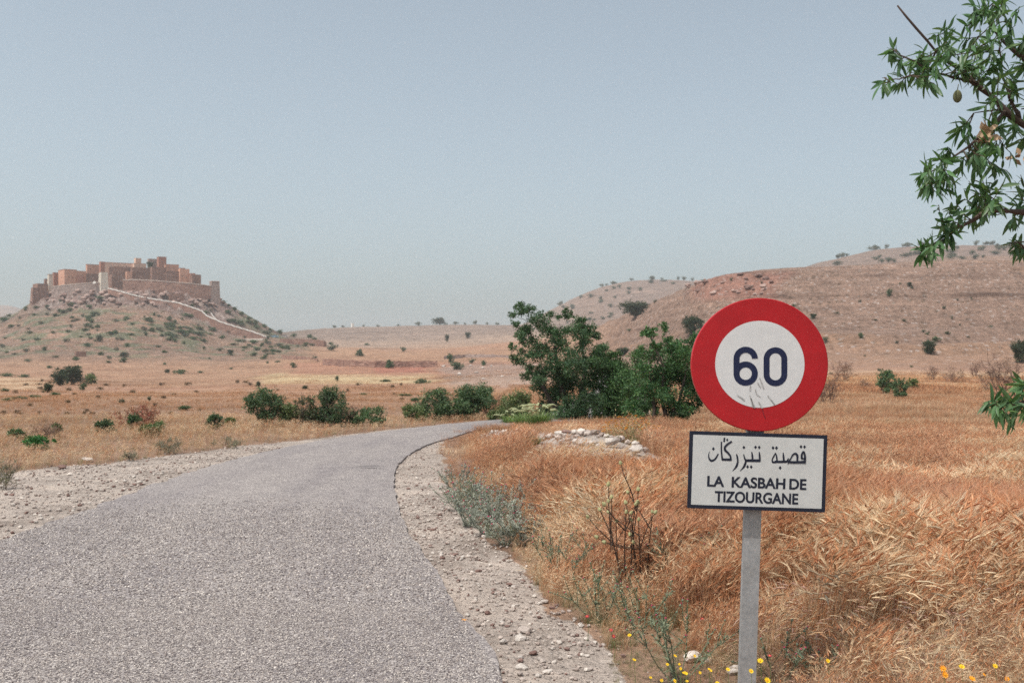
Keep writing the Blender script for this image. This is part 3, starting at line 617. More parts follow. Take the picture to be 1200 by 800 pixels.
for a in [(84, 451, 34, 24, 'dark', 'big dark round tree on the plain left below the walled village', 'tree'),
          (70, 452, 18, 16, 'dark', 'dark rounded shrub merging into the left side of the big round tree'),
          (56, 460, 12, 12, 'dark', 'small dark round bush just left of the big round tree'),
          (97, 457, 10, 9, 'green', 'small bush at the right foot of the big round tree'),
          (745, 373, 34, 19, 'dark', 'large dark bush on the hill crest above the bright green bush', 'tree'),
          (812, 390, 28, 22, 'dark', 'dark bush on the slope at the upper left rim of the round sign'),
          (731, 416, 16, 9, 'dark', 'small dark bush behind the gap between bushes left of the sign'),
          (686, 398, 14, 12, 'dark', 'dusky bush behind the right shoulder of the tall dark tree'),
          (1088, 415, 20, 16, 'dark', 'dark rounded bush in the middle of the right slope'),
          (1096, 400, 12, 7, 'olive', 'pale green tuft above the dark bush on the right slope'),
          (1195, 425, 22, 28, 'dark', 'dark round bush cut by the right edge of the photo'),
          (1042, 348, 8, 9, 'green', 'small upright green bush high on the right slope'),
          (1066, 338, 6, 5, 'dark', 'tiny dark bush near the crest of the right slope'),
          (953, 373, 9, 6, 'dark', 'small dark bush near the upper right rim of the round sign'),
          (1009, 397, 8, 7, 'green', 'small bush right of the round sign at the height of its numerals'),
          (1110, 392, 8, 5, 'olive', 'pale bush right of the dark rounded slope bush'),
          (967, 402, 10, 9, 'grey', 'grey bush against the right rim of the round sign'),
          (421, 417, 12, 10, 'green', 'round green bush on the plain left of the mound'),
          (457, 431, 13, 12, 'green', 'dark green bush before the dark field bank'),
          (473, 412, 10, 7, 'grey', 'grey bush on the plain above the dark field bank'),
          (389, 411, 16, 10, 'grey', 'grey green bush at the right end of the long dark wall'),
          (528, 425, 10, 12, 'green', 'upright green bush, left of two on the stony slope beyond the bend'),
          (536, 433, 18, 10, 'green', 'wide green bush, right of two on the stony slope beyond the bend'),
          (553, 426, 10, 8, 'grey', 'grey bush on the stony slope beyond the bend'),
          (567, 428, 8, 7, 'green', 'small green bush at the right of the stony slope beyond the bend'),
          (548, 397, 7, 8, 'dark', 'dark shrub high on the plain beyond the bend'),
          (524, 401, 5, 9, 'dark', 'narrow dark shrub high on the plain beyond the bend'),
          (493, 449, 20, 9, 'olive', 'low green bush beside the red earth patch'),
          (453, 447, 17, 4, 'olive', 'flat green bush line on the pale stubble field'),
          (427, 463, 12, 5, 'olive', 'low flat bush on the lower stubble edge'),
          (475, 464, 18, 5, 'olive', 'long flat bush before the bend thicket'),
          (487, 471, 16, 6, 'green', 'flat bright bush directly behind the bend thicket'),
          (395, 447, 5, 8, 'green', 'tiny upright green shrub on the stubble field'),
          (344, 431, 9, 7, 'green', 'small green bush right below the mound foot'),
          (303, 453, 7, 7, 'dark', 'small dark bush left of the stubble field'),
          (357, 456, 9, 5, 'dark', 'low dark bush under the stubble field'),
          (211, 438, 17, 9, 'olive', 'pale green bush on the tan rise below the village'),
          (196, 437, 7, 5, 'dark', 'tiny dark bush left of the pale green bush on the rise'),
          (235, 437, 8, 4, 'olive', 'faint flat bush right of the pale green bush on the rise'),
          (216, 487, 20, 6, 'green', 'flat green bush in the middle of the left field'),
          (270, 416, 9, 7, 'dark', 'dark bush on the right foot of the mound'),
          (117, 401, 10, 9, 'dark', 'dark bush beneath the ruin on the mound flank'),
          (145, 418, 12, 6, 'dark', 'dark low bush right of the ruin on the mound flank'),
          (142, 473, 8, 8, 'grey', 'grey weed standing on the tan field'),
          (175, 470, 6, 8, 'grey', 'small grey weed right of centre on the left field'),
          ]: bush(*a)
for i, (u, row, wv) in enumerate([(8, 470, 18), (24, 468, 20), (42, 466, 18), (6, 459, 14), (28, 442, 14), (8, 441, 16), (64, 463, 14)]):
    bush(u, row, wv, 6, 'olive', 'low green cactus-like hedge clump on the plain at far left', 'hedge', 'hedge clumps on the plain at far left', 'hedge_clump')
for u, wp, hp in [(490.6, 9, 6), (515, 17, 9), (534, 8, 5), (556.5, 6, 6), (583, 6, 4), (443, 6, 3), (426, 5, 3), (467, 5, 3), (392, 6, 4), (402, 5, 3), (571, 4, 4), (545, 4, 3)]:
    bush(u, 300, wp, hp, 'grey' if wp < 15 else 'dark', 'wide hazy bush on the far skyline beyond the bend' if wp > 15 else 'small hazy bush along the far skyline', 'bush', None if wp > 15 else 'small bushes along the far skyline', 'skyline_bush', 700, 1300)
rr0 = random.Random(11)
for i in range(60):
    u = rr0.uniform(-20, 480) if i % 3 else rr0.uniform(0, 260); row = rr0.uniform(448, 505) if i % 2 else rr0.uniform(440, 470)
    if row > 470 and row > np.interp(u, [0, 300, 480], [520, 498, 490]): continue
    bush(u, row, rr0.uniform(5, 11), rr0.uniform(3, 6), 'brown', 'small dry brown weed tuft scattered over the left field', 'weed', 'dry brown weed tufts scattered over the left field', 'weed_tuft', 36, 400)
# hazy bushes on the far right hills
rr = random.Random(5)
for i in range(64):
    u = rr.uniform(655, 830); top = np.interp(u, [650, 700, 760, 830], [362, 339, 329, 329]); row = top + rr.random()**1.3 * 42 + (0 if i % 3 else 0)
    if i % 4 == 0: row = 250
    bush(u, row, rr.uniform(4, 9), rr.uniform(3, 6), 'grey', 'small hazy shrub dotted over the far hill left of the sign', 'shrub', 'shrubs dotted over the far hill left of the sign', 'hill_shrub', 950, 1500)
for i in range(52):
    u = rr.uniform(968, 1215); row = np.interp(u, [960, 1050, 1200], [313, 294, 289]) + rr.random()**1.2 * 22
    if i % 3 == 0: row = 200
    bush(u, row, rr.uniform(5, 15), rr.uniform(4, 8), 'grey', 'hazy grey shrub on the high plateau at the upper right', 'shrub', 'shrubs on the high plateau at the upper right', 'plateau_shrub', 700, 1100)
for i in range(60):
    u = rr.uniform(680, 1215); row = rr.uniform(328, 440); 
    if u < 850 and row < 350: continue
    bush(u, row, rr.uniform(3, 7), rr.uniform(2.5, 5), 'grey' if i % 3 else 'olive', 'small weed tuft on the terraced stony slope at right', 'shrub', 'weed tufts on the terraced stony slope at right', 'slope_tuft', 120, 500)
# scrub on the mound under the village
for i in range(235):
    t = rr.random()
    if t < .55: u = rr.gauss(205, 75); row = rr.gauss(384, 9)
    elif t < .8: u = rr.uniform(-10, 120); row = rr.gauss(374, 13)
    else: u = rr.uniform(0, 390); row = rr.uniform(396, 432)
    if i % 7 == 0: u = rr.gauss(312, 18); row = rr.gauss(408, 9)
    if u < -20 or row < np.interp(u, [0, 40, 150, 260, 320, 345], [372, 350, 352, 356, 386, 396]) + 2: row = np.interp(u, [0, 40, 150, 260, 320, 345], [376, 356, 358, 362, 390, 400]) + abs(rr.gauss(0, 8))
    zn = ('low on the plain edge of the mound' if row > 396 and u < 270 else 'beside the terrace wall and parked cars' if u > 270 else 'on the left flank of the mound' if u < 60 else 'below the left houses of the village' if u < 125 else 'below the upper ramp wall' if u < 205 else 'below the lower ramp wall')
    kn = ('green', 'olive', 'grey')[i % 3]
    bush(u, row, rr.uniform(4, 12), rr.uniform(2.5, 6), kn, 'small %s cactus-like shrub %s' % (kn, zn), 'shrub', '%s shrubs %s' % (kn, zn), 'mound_shrub', 380, 700)
for u, row in [(262, 356), (268, 360), (275, 366), (283, 371), (292, 375), (300, 380), (310, 384), (317, 388), (328, 392), (344, 394), (363, 395)]:
    bush(u, row, rr.uniform(6, 9), rr.uniform(4, 7), 'green', 'dark shrub on the skyline right of the watchtower', 'shrub', 'shrubs on the skyline right of the watchtower', 'skyline_shrub', 560, 720)

# ------------------------------------------------------------------ rocks
def rock_mesh(mat, seed, sub=1, sq=.6):
    g = np.random.default_rng(seed); bm = bmesh.new(); bmesh.ops.create_icosphere(bm, subdivisions=sub, radius=.5)
    k = g.normal(size=(9, 3)); k /= np.linalg.norm(k, axis=1, keepdims=True)
    for v in bm.verts:
        p = np.array(v.co); 
        for q in k:
            d = p @ q; lim = .30 + .12 * g.random() * 0 + .05 * (q[0] > 0)
            if d > lim: p = p - q * (d - lim) * .85
        p += g.normal(size=3) * .02; v.co = p * np.array([1, .85, sq])
    me = bpy.data.meshes.new('rock'); bm.to_mesh(me); bm.free(); me.materials.append(mat); return me
RM = {k: [rock_mesh(M[k], 100 + i, 2 if k != 'pebble' else 1, .6) for i in range(6)] for k in ('palerock', 'redrock', 'boulder', 'pebble')}
def rock(x, y, size, k, label, cat='stone', group=None, name='stone', sink=.2, z=None, sc=(1, 1, 1)):
    o = bpy.data.objects.new(name, RM[k][int(rng.integers(0, 6))]); COL.objects.link(o)
    o.location = (x, y, (gz(x, y) if z is None else z) + size * (.3 - sink)); o.rotation_euler = (float(rng.uniform(-.2, .2)), float(rng.uniform(-.2, .2)), float(rng.uniform(0, 6.28)))
    o.scale = (size*sc[0], size*sc[1], size*sc[2]); return tag(o, label, cat, group)
def prock(u, row, wp, k, label, **kw):
    x, y = W(u, row); return rock(x, y, wp * y / F, k, label, **kw)
prock(614, 742, 20, 'palerock', 'largest pale flat stone in the middle of the gravel shoulder')
prock(610, 751, 18, 'palerock', 'pale flat stone just below the largest stone on the gravel shoulder')
prock(641, 789, 16, 'palerock', 'pale angular stone low on the gravel shoulder near the photo bottom')
prock(611, 784, 18, 'palerock', 'long pale stone at the bottom of the gravel shoulder')
prock(534, 650, 9, 'redrock', 'dark red stone on the gravel shoulder near the road edge')
prock(507, 621, 9, 'redrock', 'small reddish stone high up on the gravel shoulder')
prock(560, 670, 8, 'redrock', 'dark stone beside the broken asphalt edge')
prock(680, 768, 10, 'redrock', 'dark stone near the weeds on the lower gravel shoulder')
prock(594, 735, 8, 'redrock', 'brown stone left of the largest pale stone')
prock(812, 778, 24, 'palerock', 'white jagged stone in the weeds left of the sign post', sink=.05)
prock(829, 781, 15, 'palerock', 'small white stone right beside the jagged white stone', sink=.05)
prock(862, 795, 22, 'palerock', 'tan stone at the foot of the sign post', sink=.1)
prock(103, 541, 13, 'palerock', 'flat white slab at the left gravel edge', sink=0, name='slab', sc=(1.2, 1, .6))
prock(73, 549, 13, 'redrock', 'brown red slab at the left gravel edge', sink=.1, name='slab', sc=(1.2, 1, .7))
b = place(664, 516); rock(b.x, b.y, 15 * b.y / F, 'redrock', 'dark red slab on top of the pale rubble patch', sink=-.4, name='slab', sc=(1.2, 1, .5))
for i in range(60):
    D = rr.uniform(5.2, 15); a = np.interp(D, [p[1] for p in RE[:12]], [p[0] for p in RE[:12]]); b = np.interp(D, [p[1] for p in GR[2:9]], [p[0] for p in GR[2:9]])
    x = a + .08 + (b - a - .1) * rr.random(); rock(x, D, rr.uniform(.03, .065), 'palerock' if i % 4 else 'redrock', 'small loose stone on the gravel shoulder right of the road', 'stone', 'loose stones on the right gravel shoulder', sink=.1)
for i in range(40):
    u = rr.uniform(-20, 240); row = rr.uniform(560, 610) - (u/240)*20; prock(u, row, rr.uniform(4, 8), 'palerock' if i % 4 else 'redrock', 'small loose stone on the wide left gravel verge', group='loose stones on the left gravel verge', sink=.1)
nst = 0
while nst < 170:
    x = rr.uniform(-1.1, 2.5); D = rr.uniform(13, 25)
    if not rubm(np.array([x]), np.array([D]))[0]: continue
    nst += 1; rock(x, D, rr.uniform(.07, .2) * (1.4 if nst % 11 == 0 else 1), 'palerock' if nst % 5 < 2 else 'pebble', 'pale broken stone in the rubble patch left of the sign plate', group='broken stones of the rubble patch left of the sign plate', sink=-.02)
for i in range(14):
    u = rr.uniform(1140, 1215); row = rr.uniform(618, 630); prock(u, row, rr.uniform(8, 16), 'palerock', 'pale stone in the dry grass near the right edge', group='pale stones in the dry grass near the right edge', sink=-.3)
for i in range(150):
    if i < 30: u = rr.uniform(805, 905); row = rr.uniform(322, 346); k = 'redrock' if i % 2 else 'boulder'; lb = 'reddish rock of the outcrop on the crest above the sign'; g = 'rocks of the outcrop above the sign'; dm = (200, 460)
    elif i < 140: u = rr.uniform(38, 262); row = rr.uniform(341, 360); k = 'boulder' if i % 3 else 'redrock'; lb = 'rough rock at the cliff foot below the village wall'; g = 'rocks at the cliff foot below the village wall'; dm = (540, 640)
    else: u = rr.uniform(518, 600); row = rr.uniform(428, 450); k = 'palerock'; lb = 'pale rock on the stony slope beyond the bend'; g = 'pale rocks on the stony slope beyond the bend'; dm = (60, 500)
    b = place(u, row, *dm); rock(b.x, b.y, rr.uniform(4, 10 if i < 140 else 6) * b.y / F, k, lb, 'rock', g, 'hill_rock', sink=.15, z=b.z)

# ------------------------------------------------------------------ walled village
def block(label, u0, uc, u1, rt, rb, D, wall='pink', windows=(), phi=22, parapet=.5, deep=None, name='mud_house', cat='house', taper=0, crest=None):
    """house with a near corner at bearing uc, left face u0-uc and front face uc-u1; rows rt (top) rb (foot)"""
    s = D / F; ph = R(phi * .62) - math.atan((uc-600)/F); P = Vector(((uc-600)*s, D, 0)); k0 = (u0-600)/F; k1 = (u1-600)/F   # turned from the line of sight
    ll = max((P.x - k0*D) / (math.sin(ph) + k0*math.cos(ph)), 3.0 if deep is None else deep); lr = (k1*D - P.x) / (math.cos(ph) - k1*math.sin(ph)); ll = min(ll, 16)
    zt = row2z(rt, D); zb = row2z(rb, D) - 3.0; e = empty(name, (P.x, P.y, zb), ph); tag(e, label, cat)
    h = zt - zb; m = MB(); tp = taper
    # local frame: +x along the front face, +y back along the left face
    th = .45; v = [(0-tp, 0-tp), (lr+tp, 0-tp), (lr+tp, ll+tp), (0-tp, ll+tp)]; top = [(0, 0), (lr, 0), (lr, ll), (0, ll)]
    inn = [(th, th), (lr-th, th), (lr-th, ll-th), (th, ll-th)]
    vs = [(a, b, 0) for a, b in v] + [(a, b, h) for a, b in top] + [(a, b, h) for a, b in inn] + [(a, b, h-parapet) for a, b in inn]
    f = []
    for i in range(4):
        j = (i+1) % 4; f += [(i, j, 4+j, 4+i), (4+i, 4+j, 8+j, 8+i), (8+i, 8+j, 12+j, 12+i)]
    m.add(vs, f); m.build('wall', M[wall], e)
    r = MB(); r.box((th-.05, th-.05, h-parapet-.3), (lr-th+.05, ll-th+.05, h-parapet+.004)); r.build('roof', M['roofmud'], e)
    if crest:
        c = MB(); k = .22
        c.box((-.12, -.12, h+.003), (lr+.12, .5, h+k)); c.box((-.12, .502, h+.003), (.5, ll+.12, h+k)); c.box((lr-.5, .502, h+.003), (lr+.12, ll+.12, h+k)); c.build('coping', M[crest], e)
    for (wu, wr, ww, wh) in windows:         # photo bearing/row, size in px
        z = row2z(wr, D) - zb; hw, hh = ww*s/2, wh*s/2; q = MB()
        if wu >= uc:
            x = (wu-uc)/(u1-uc)*lr; q.box((x-hw, -.02-tp*(1-z/h), z-hh), (x+hw, .35, z+hh)); fr = MB(); fr.box((x-hw-.15, -.1-tp*(1-z/h), z-hh-.2), (x+hw+.15, .2, z-hh-.003))
        else:
            y = (uc-wu)/(uc-u0)*ll; q.box((-.02-tp*(1-z/h), y-hw, z-hh), (.35, y+hw, z+hh)); fr = MB(); fr.box((-.1-tp*(1-z/h), y-hw-.15, z-hh-.2), (.2, y+hw+.15, z-hh-.003))
        wo_ = q.build('window', M['dark'], e); fr.build('sill', M[wall], wo_)
    return e
block('brown stone bastion at the far left end of the walled village', 38.5, 44, 56.5, 332, 354, 598, 'stonewall', phi=30, name='stone_bastion', cat='bastion', taper=.6)
block('low brown stone buttress on the outer left side of the left bastion', 36.5, 38.5, 45, 336.8, 356, 596, 'stonewall', phi=30, name='stone_buttress', cat='buttress', taper=.6)
block('tiny dark hut peeping over the left bastion', 52, 53, 57.5, 326.5, 333, 618, 'stonewall')
block('narrow pale grey tower right of the left bastion', 55.8, 57.5, 62, 321.5, 343.5, 606, 'paletower', phi=25, name='narrow_tower', cat='tower', crest='stonewall', taper=.3)
block('narrow dark red house between pale tower and large pink house', 61.5, 63, 68.6, 319.5, 335, 612, 'redmud', crest='redmud')
block('large pink two-faced house with small windows, left part of the village', 68.2, 75.5, 90, 315.6, 334, 604, 'pink', [(71.8, 324.5, .9, 1.4), (80.5, 324.6, 1.0, 1.5), (85, 324.8, 1.0, 1.5), (73, 328.6, .6, .9)], crest='redmud', phi=30)
block('small dusky pink house right of the large pink house', 89, 90, 101.5, 317.2, 332, 614, 'pink', [(93, 323, .8, 1.1), (97.5, 322.6, .8, 1.1)])
block('low reddish lean-to in front of the dusky pink house', 90, 91, 98, 322.4, 333, 608, 'redmud')
block('square pink house behind the dark terrace wall left of the white tower', 100.6, 102, 118, 309.8, 322, 632, 'pink', [(106, 315, .7, 1), (112, 314.6, .7, 1)], crest='redmud')
block('dark stone terrace building below the square pink house', 99.5, 101, 118.5, 320.3, 333, 616, 'stonewall')
block('slim dark red tower behind the white tower', 116.6, 118, 123, 306.4, 322, 626, 'redmud', name='slim_tower', cat='tower', phi=28)
block('long pale pink house along the ridge of the village', 122, 123, 158, 307.4, 322, 646, 'palepink', [(130, 311, .8, 1), (139, 310.8, .8, 1), (148, 310.5, .8, 1)], crest='redmud', phi=16)
block('reddish stone house in front of the long pale house', 131, 133, 156, 312, 327, 630, 'stonewall', [(138, 317, .8, 1.1)], phi=20)
block('small pale pink cube house standing highest of the ridge left half', 157.6, 159, 165.6, 302.2, 316, 652, 'palepink', phi=30)
block('pale pink house front beneath the small cube house', 155.5, 157, 171.4, 308.6, 318, 640, 'palepink', [(163, 311.5, .7, 1)], crest='pink')
block('pinkish flat house front in the centre of the village', 147, 148.5, 155, 318, 332, 620, 'pink', phi=20)
block('broad reddish stone house in the centre of the village', 153, 155, 177, 313, 332, 624, 'stonewall', [(160, 320, .8, 1.1), (169, 319.5, .8, 1.1)], phi=18)
block('brown stone house left of the highest red house', 172.8, 174, 185, 303, 318, 648, 'greywall', phi=20)
block('highest house of the village, dark red with flat top', 183.8, 186, 195, 301, 318, 644, 'redmud', [(190, 307, .8, 1.1)], phi=24, crest='redmud')
block('broad dark stone house below the highest house', 176, 178, 195, 312.4, 333, 622, 'stonewall', [(186, 321, .8, 1.1)], phi=18)
block('pink upper storey house right of the highest house', 192.6, 194, 209.6, 309.8, 323, 634, 'pink', [(198, 313, .8, 1.0), (204, 313.2, .8, 1.0)], crest='redmud')
block('dark stone house with shadowed front below the pink upper house', 193, 195, 210.4, 317.3, 334, 624, 'stonewall', [(202, 324, .9, 1.2)])
block('tall pink house with two windows, right part of the village', 209, 211, 222, 314.8, 334, 626, 'pink', [(213.5, 323.5, 1, 1.7), (218.6, 325, 1, 1.4)], phi=22)
block('narrow stepped pink wall house on top of the tall pink house', 209.5, 210.5, 217, 313.8, 320, 634, 'redmud')
block('brown stone house at the right end of the village houses', 222, 225, 235.6, 321.4, 335, 624, 'stonewall', [(229, 326, .8, 1.1)], phi=26)
block('low brown stone annex stepping down at the village right end', 221, 223, 229, 320, 334, 628, 'redmud', phi=26)
block('dark brown stone house right of the white tower', 127, 131, 147, 321.5, 337, 610, 'stonewall', phi=24)
block('dark upper wall block above the stone house right of the white tower', 126.5, 128, 151, 312.4, 328, 622, 'stonewall', phi=16)
block('pale square gate tower at the top of the ramp path', 117, 118.6, 126.2, 318.8, 342, 597, 'paletower', phi=20, name='gate_tower', cat='tower', taper=.45, deep=6)
block('square stone watchtower at the right end of the village wall', 246.4, 248, 257.2, 329.6, 352, 612, 'greywall', phi=-0.1 + 22, name='watch_tower', cat='tower', taper=.5, crest='pink', deep=5)
block('round-cornered lower stone bastion under the right village wall', 196.5, 199, 216, 343.4, 358, 592, 'stonewall', phi=20, name='lower_bastion', cat='bastion', taper=.3)
block('ruined low stone hut on the mound flank', 88, 89, 101, 411.5, 416, place(95, 418).y, 'stonewall', phi=18, name='stone_ruin', cat='ruin')
block('small white marker pillar on the far skyline', 412, 412.6, 415, 378.5, 386, 1000, 'white', phi=30, name='marker_pillar', cat='pillar')
d_ = MB(); d_.tube([(0, 0, 0), (.1, -.5, .4), (.15, -.9, .5)], [.2, .9, .55], 10); o = d_.build('white_dish', M['white']); o.location = ((111-600)*598/F, 598, row2z(332.2, 598)); tag(o, 'tiny white dish on the wall left of the pale gate tower', 'dish')

def wall_run(name, label, pts, thick, wall, cop=None, cap_h=.45, down=4, cat='wall'):
    """pts: (u, row of top, row of foot, D)"""
    e = empty(name, ((pts[0][0]-600)*pts[0][3]/F, pts[0][3], 0)); tag(e, label, cat); m = MB(); c = MB(); o0 = Vector(e.location)
    Q = []
    for i in range(len(pts)-1):
        for k in range(6):
            t = k/6; a = [pts[i][j]*(1-t) + pts[i+1][j]*t for j in range(4)]; Q.append(a)
    Q.append(list(pts[-1])); vs = []; cs = []
    for i, (u, rt, rb, D) in enumerate(Q):
        x = (u-600)*D/F - o0.x; y = D - o0.y; zt = row2z(rt, D) + .12*math.sin(i*2.1); zb = row2z(rb, D) - down
        vs += [(x, y-.35, zb), (x, y, zt), (x, y+thick, zt), (x, y+thick, zb)]
        g = .14; zc = zt + .003; cs += [(x, y-g, zc), (x, y-g, zc+cap_h), (x, y+thick+g, zc+cap_h), (x, y+thick+g, zc)]
    f = []
    for i in range(len(Q)-1):
        a, b = i*4, i*4+4; f += [(a, b, b+1, a+1), (a+1, b+1, b+2, a+2), (a+2, b+2, b+3, a+3)]
    n = (len(Q)-1)*4; ends = [(0, 1, 2, 3), (n+3, n+2, n+1, n)]
    m.add(vs, f + ends); m.build('masonry', M[wall], e)
    if cop: c.add(cs, f + [(a+3, b+3, b, a) for a, b in ((i*4, i*4+4) for i in range(len(Q)-1))] + ends); c.build('coping', M[cop], e)
    return e
wall_run('village_wall', 'grey stone wall below the left houses, left of the gate tower', [(60.5, 336.2, 345, 600), (72, 334.6, 346, 599), (90, 333, 348, 598), (105, 331.6, 349, 598), (117.4, 331.4, 350, 599)], 1, 'greywall', 'coping', .35, 3)
wall_run('village_wall', 'long stone wall with pale coping below the right houses', [(144, 328.2, 337, 606), (160, 328, 338, 605), (180, 329, 339, 605), (200, 330.6, 340, 606), (222, 332.2, 343, 608), (247.5, 335.2, 344, 612)], 1, 'stonewall', 'coping', .4, 3)
wall_run('ramp_wall', 'whitewashed ramp wall descending from the gate tower to the car park', [(126.5, 338.2, 342, 590), (140, 341.5, 347, 588), (155, 345.8, 352, 586), (170, 349.2, 356, 584), (185, 351.6, 359, 582), (200, 353.8, 362, 581), (208, 355, 364, 580), (222, 359.6, 369, 578), (236, 364.6, 374, 577), (242, 370.5, 378, 576), (260, 378.2, 388, 574), (277, 383.4, 394, 573), (294, 388.4, 398, 572), (312, 395, 400, 571)], 1.4, 'stonewall', 'white', .5, 1)
wall_run('short_ramp_wall', 'short white wall stub meeting the ramp wall at its kink', [(247.2, 367, 372, 582), (249.5, 371, 375, 579), (253, 374.5, 378, 577)], .9, 'greywall', 'white', .45, 2)
tw = lambda L, hp: [(u, row - hp, row, place(u, row, 60, 700).y) for u, row in L]
wall_run('terrace_wall', 'long dark stone terrace wall right of the parked cars', [(328, 396.6, 403, 562), (345, 397, 405, 562), (362, 397.2, 407, 561), (379, 398.6, 409, 560), (382, 400.5, 409, 561)], 1.5, 'stonewall', None, down=4)
wall_run('field_bank', 'dark dry stone bank between plain and red field', tw([(378, 428), (395, 428.6), (410, 429.5), (440, 430.5), (480, 430.5), (512, 430)], 7.5), 1.5, 'stonewall', None, down=2)
wall_run('field_bank', 'low stone bank stepping up the plain left of the tall dark tree', tw([(520, 421), (545, 419), (575, 419), (602, 421)], 4), 1.2, 'greywall', None, down=2)
wall_run('field_wall', 'faint low field wall on the tan rise below the terrace wall', tw([(330, 420), (352, 421), (372, 424)], 4), 1.2, 'stonewall', None, down=2)
wall_run('path_edge', 'short pale kerb line left of the parked cars', [(279, 397.6, 399, 560), (295, 396.8, 398.4, 561), (312, 396.2, 398, 562)], 2, 'coping', None, down=1.5)
def car(u, row, mat, label):
    b = place(u, row, 540, 640); e = empty('parked_car', b + Vector((0, 0, .0)), R(8)); tag(e, label, 'car', 'cars parked below the village')
    m = MB(); m.box((-2.1, -.85, .3), (2.1, .85, .95)); m.build('body', M[mat], e)
    g = MB(); v = [(-1.3, -.8, .953), (1.2, -.8, .953), (1.2, .8, .953), (-1.3, .8, .953), (-.8, -.65, 1.45), (.7, -.65, 1.45), (.7, .65, 1.45), (-.8, .65, 1.45)]; g.add(v, [(4,5,6,7),(0,1,5,4),(1,2,6,5),(2,3,7,6),(3,0,4,7)]); cb = g.build('cabin_glass', M['glass'], e)
    r = MB(); r.box((-.85, -.68, 1.453), (.75, .68, 1.52)); r.build('roof', M[mat], e)
    for x in (-1.3, 1.3):
        for y in (-.8, .8): t = MB(); t.tube([(x, y-.1, .32), (x, y+.1, .32)], .32, 10); t.build('wheel', M['rubber'], e)
car(322, 395.5, 'carblue', 'pale blue car parked at the foot of the ramp wall')
car(334, 395.5, 'carpink', 'pale pinkish car parked beside the dark terrace wall')
tb = bush(176, 312, 11, 6, 'dark', 'dark shrub growing between the ridge houses of the village', 'shrub'); tb.location = ((176-600)*636/F, 636, row2z(313.5, 636)); tb.scale = (5.6, 5.6, 4.6)

# ------------------------------------------------------------------ road sign
SD = 5.0; PXM = F / SD; TH = R(1.85)
base_px = (877.2, 830.0)
sg = empty('road_sign', ((base_px[0]-600)/PXM, SD, 0)); sg.rotation_euler = (0, TH, 0)
tag(sg, 'round red bordered 60 speed sign above a bilingual name plate on a grey post', 'road sign')
def sp(u, row):
    """photo point on the sign's plane -> sign's own x, z"""
    X = (u-base_px[0])/PXM; Z = (base_px[1]-row)/PXM; return (X*math.cos(TH) - Z*math.sin(TH), X*math.sin(TH) + Z*math.cos(TH))
def prism(mb, poly, y0, y1):                 # poly (x,z) ccw seen from the front (-y)
    n = len(poly); v = [(x, y0, z) for x, z in poly] + [(x, y1, z) for x, z in poly]
    mb.add(v, [tuple(range(n)), tuple(range(2*n-1, n-1, -1))] + [(i, n+i, n+(i+1) % n, (i+1) % n) for i in range(n)])
p = MB(); zt = sp(884, 430)[1]; hw = .0395; cx = 0
p.box((cx-hw, 0, -.3), (cx+hw, .004, zt)); p.box((cx-hw, .0042, -.3), (cx-hw+.004, .036, zt)); p.box((cx+hw-.004, .0042, -.3), (cx+hw, .036, zt)); post = p.build('post', M['galv'], sg)
post.location = (0, .036, 0)
# round sign face: rim, red face, white field, digits
dx, dz = sp(890.4, 427.2); RD = 80.3 / PXM; HH = .972
dk = bpy.data.objects.new('speed_disc', None); 
def ring(r0, r1, y, n=96, sx=1, sz=HH):
    v = [(r0*math.cos(2*math.pi*i/n)*sx, y, r0*math.sin(2*math.pi*i/n)*sz) for i in range(n)] + [(r1*math.cos(2*math.pi*i/n)*sx, y, r1*math.sin(2*math.pi*i/n)*sz) for i in range(n)]
    return v, [(i, (i+1) % n, n+(i+1) % n, n+i) for i in range(n)]
def disc_mesh():
    m = MB(); n = 128; prof = [(.001, .012), (RD-.006, .0118), (RD-.005, -.006+.006), (RD-.0028, -.0020), (RD-.0008, 0), (RD, .003), (RD, .024), (RD-.002, .024), (RD-.003, .013)]
    prof = [(.0005, 0), (RD-.004, 0), (RD-.0016, .0008), (RD, .0035), (RD, .026), (RD-.002, .026), (RD-.0022, .004), (.0005, .003)]
    vs = []
    for r, y in prof: vs += [(r*math.cos(2*math.pi*i/n), y, r*math.sin(2*math.pi*i/n)*HH) for i in range(n)]
    f = [(k*n+i, k*n+(i+1) % n, (k+1)*n+(i+1) % n, (k+1)*n+i) for k in range(len(prof)-1) for i in range(n)]
    m.add(vs, f); return m
dk = disc_mesh().build('speed_disc', M['signred'], sg); dk.location = (dx, 0, dz)
m = MB(); v, f = ring(.0005, RD*.652, 0, 128); m.add(v, f); wf = m.build('white_field', M['signwhite'], dk); wf.location = (0, -.0008, .002)
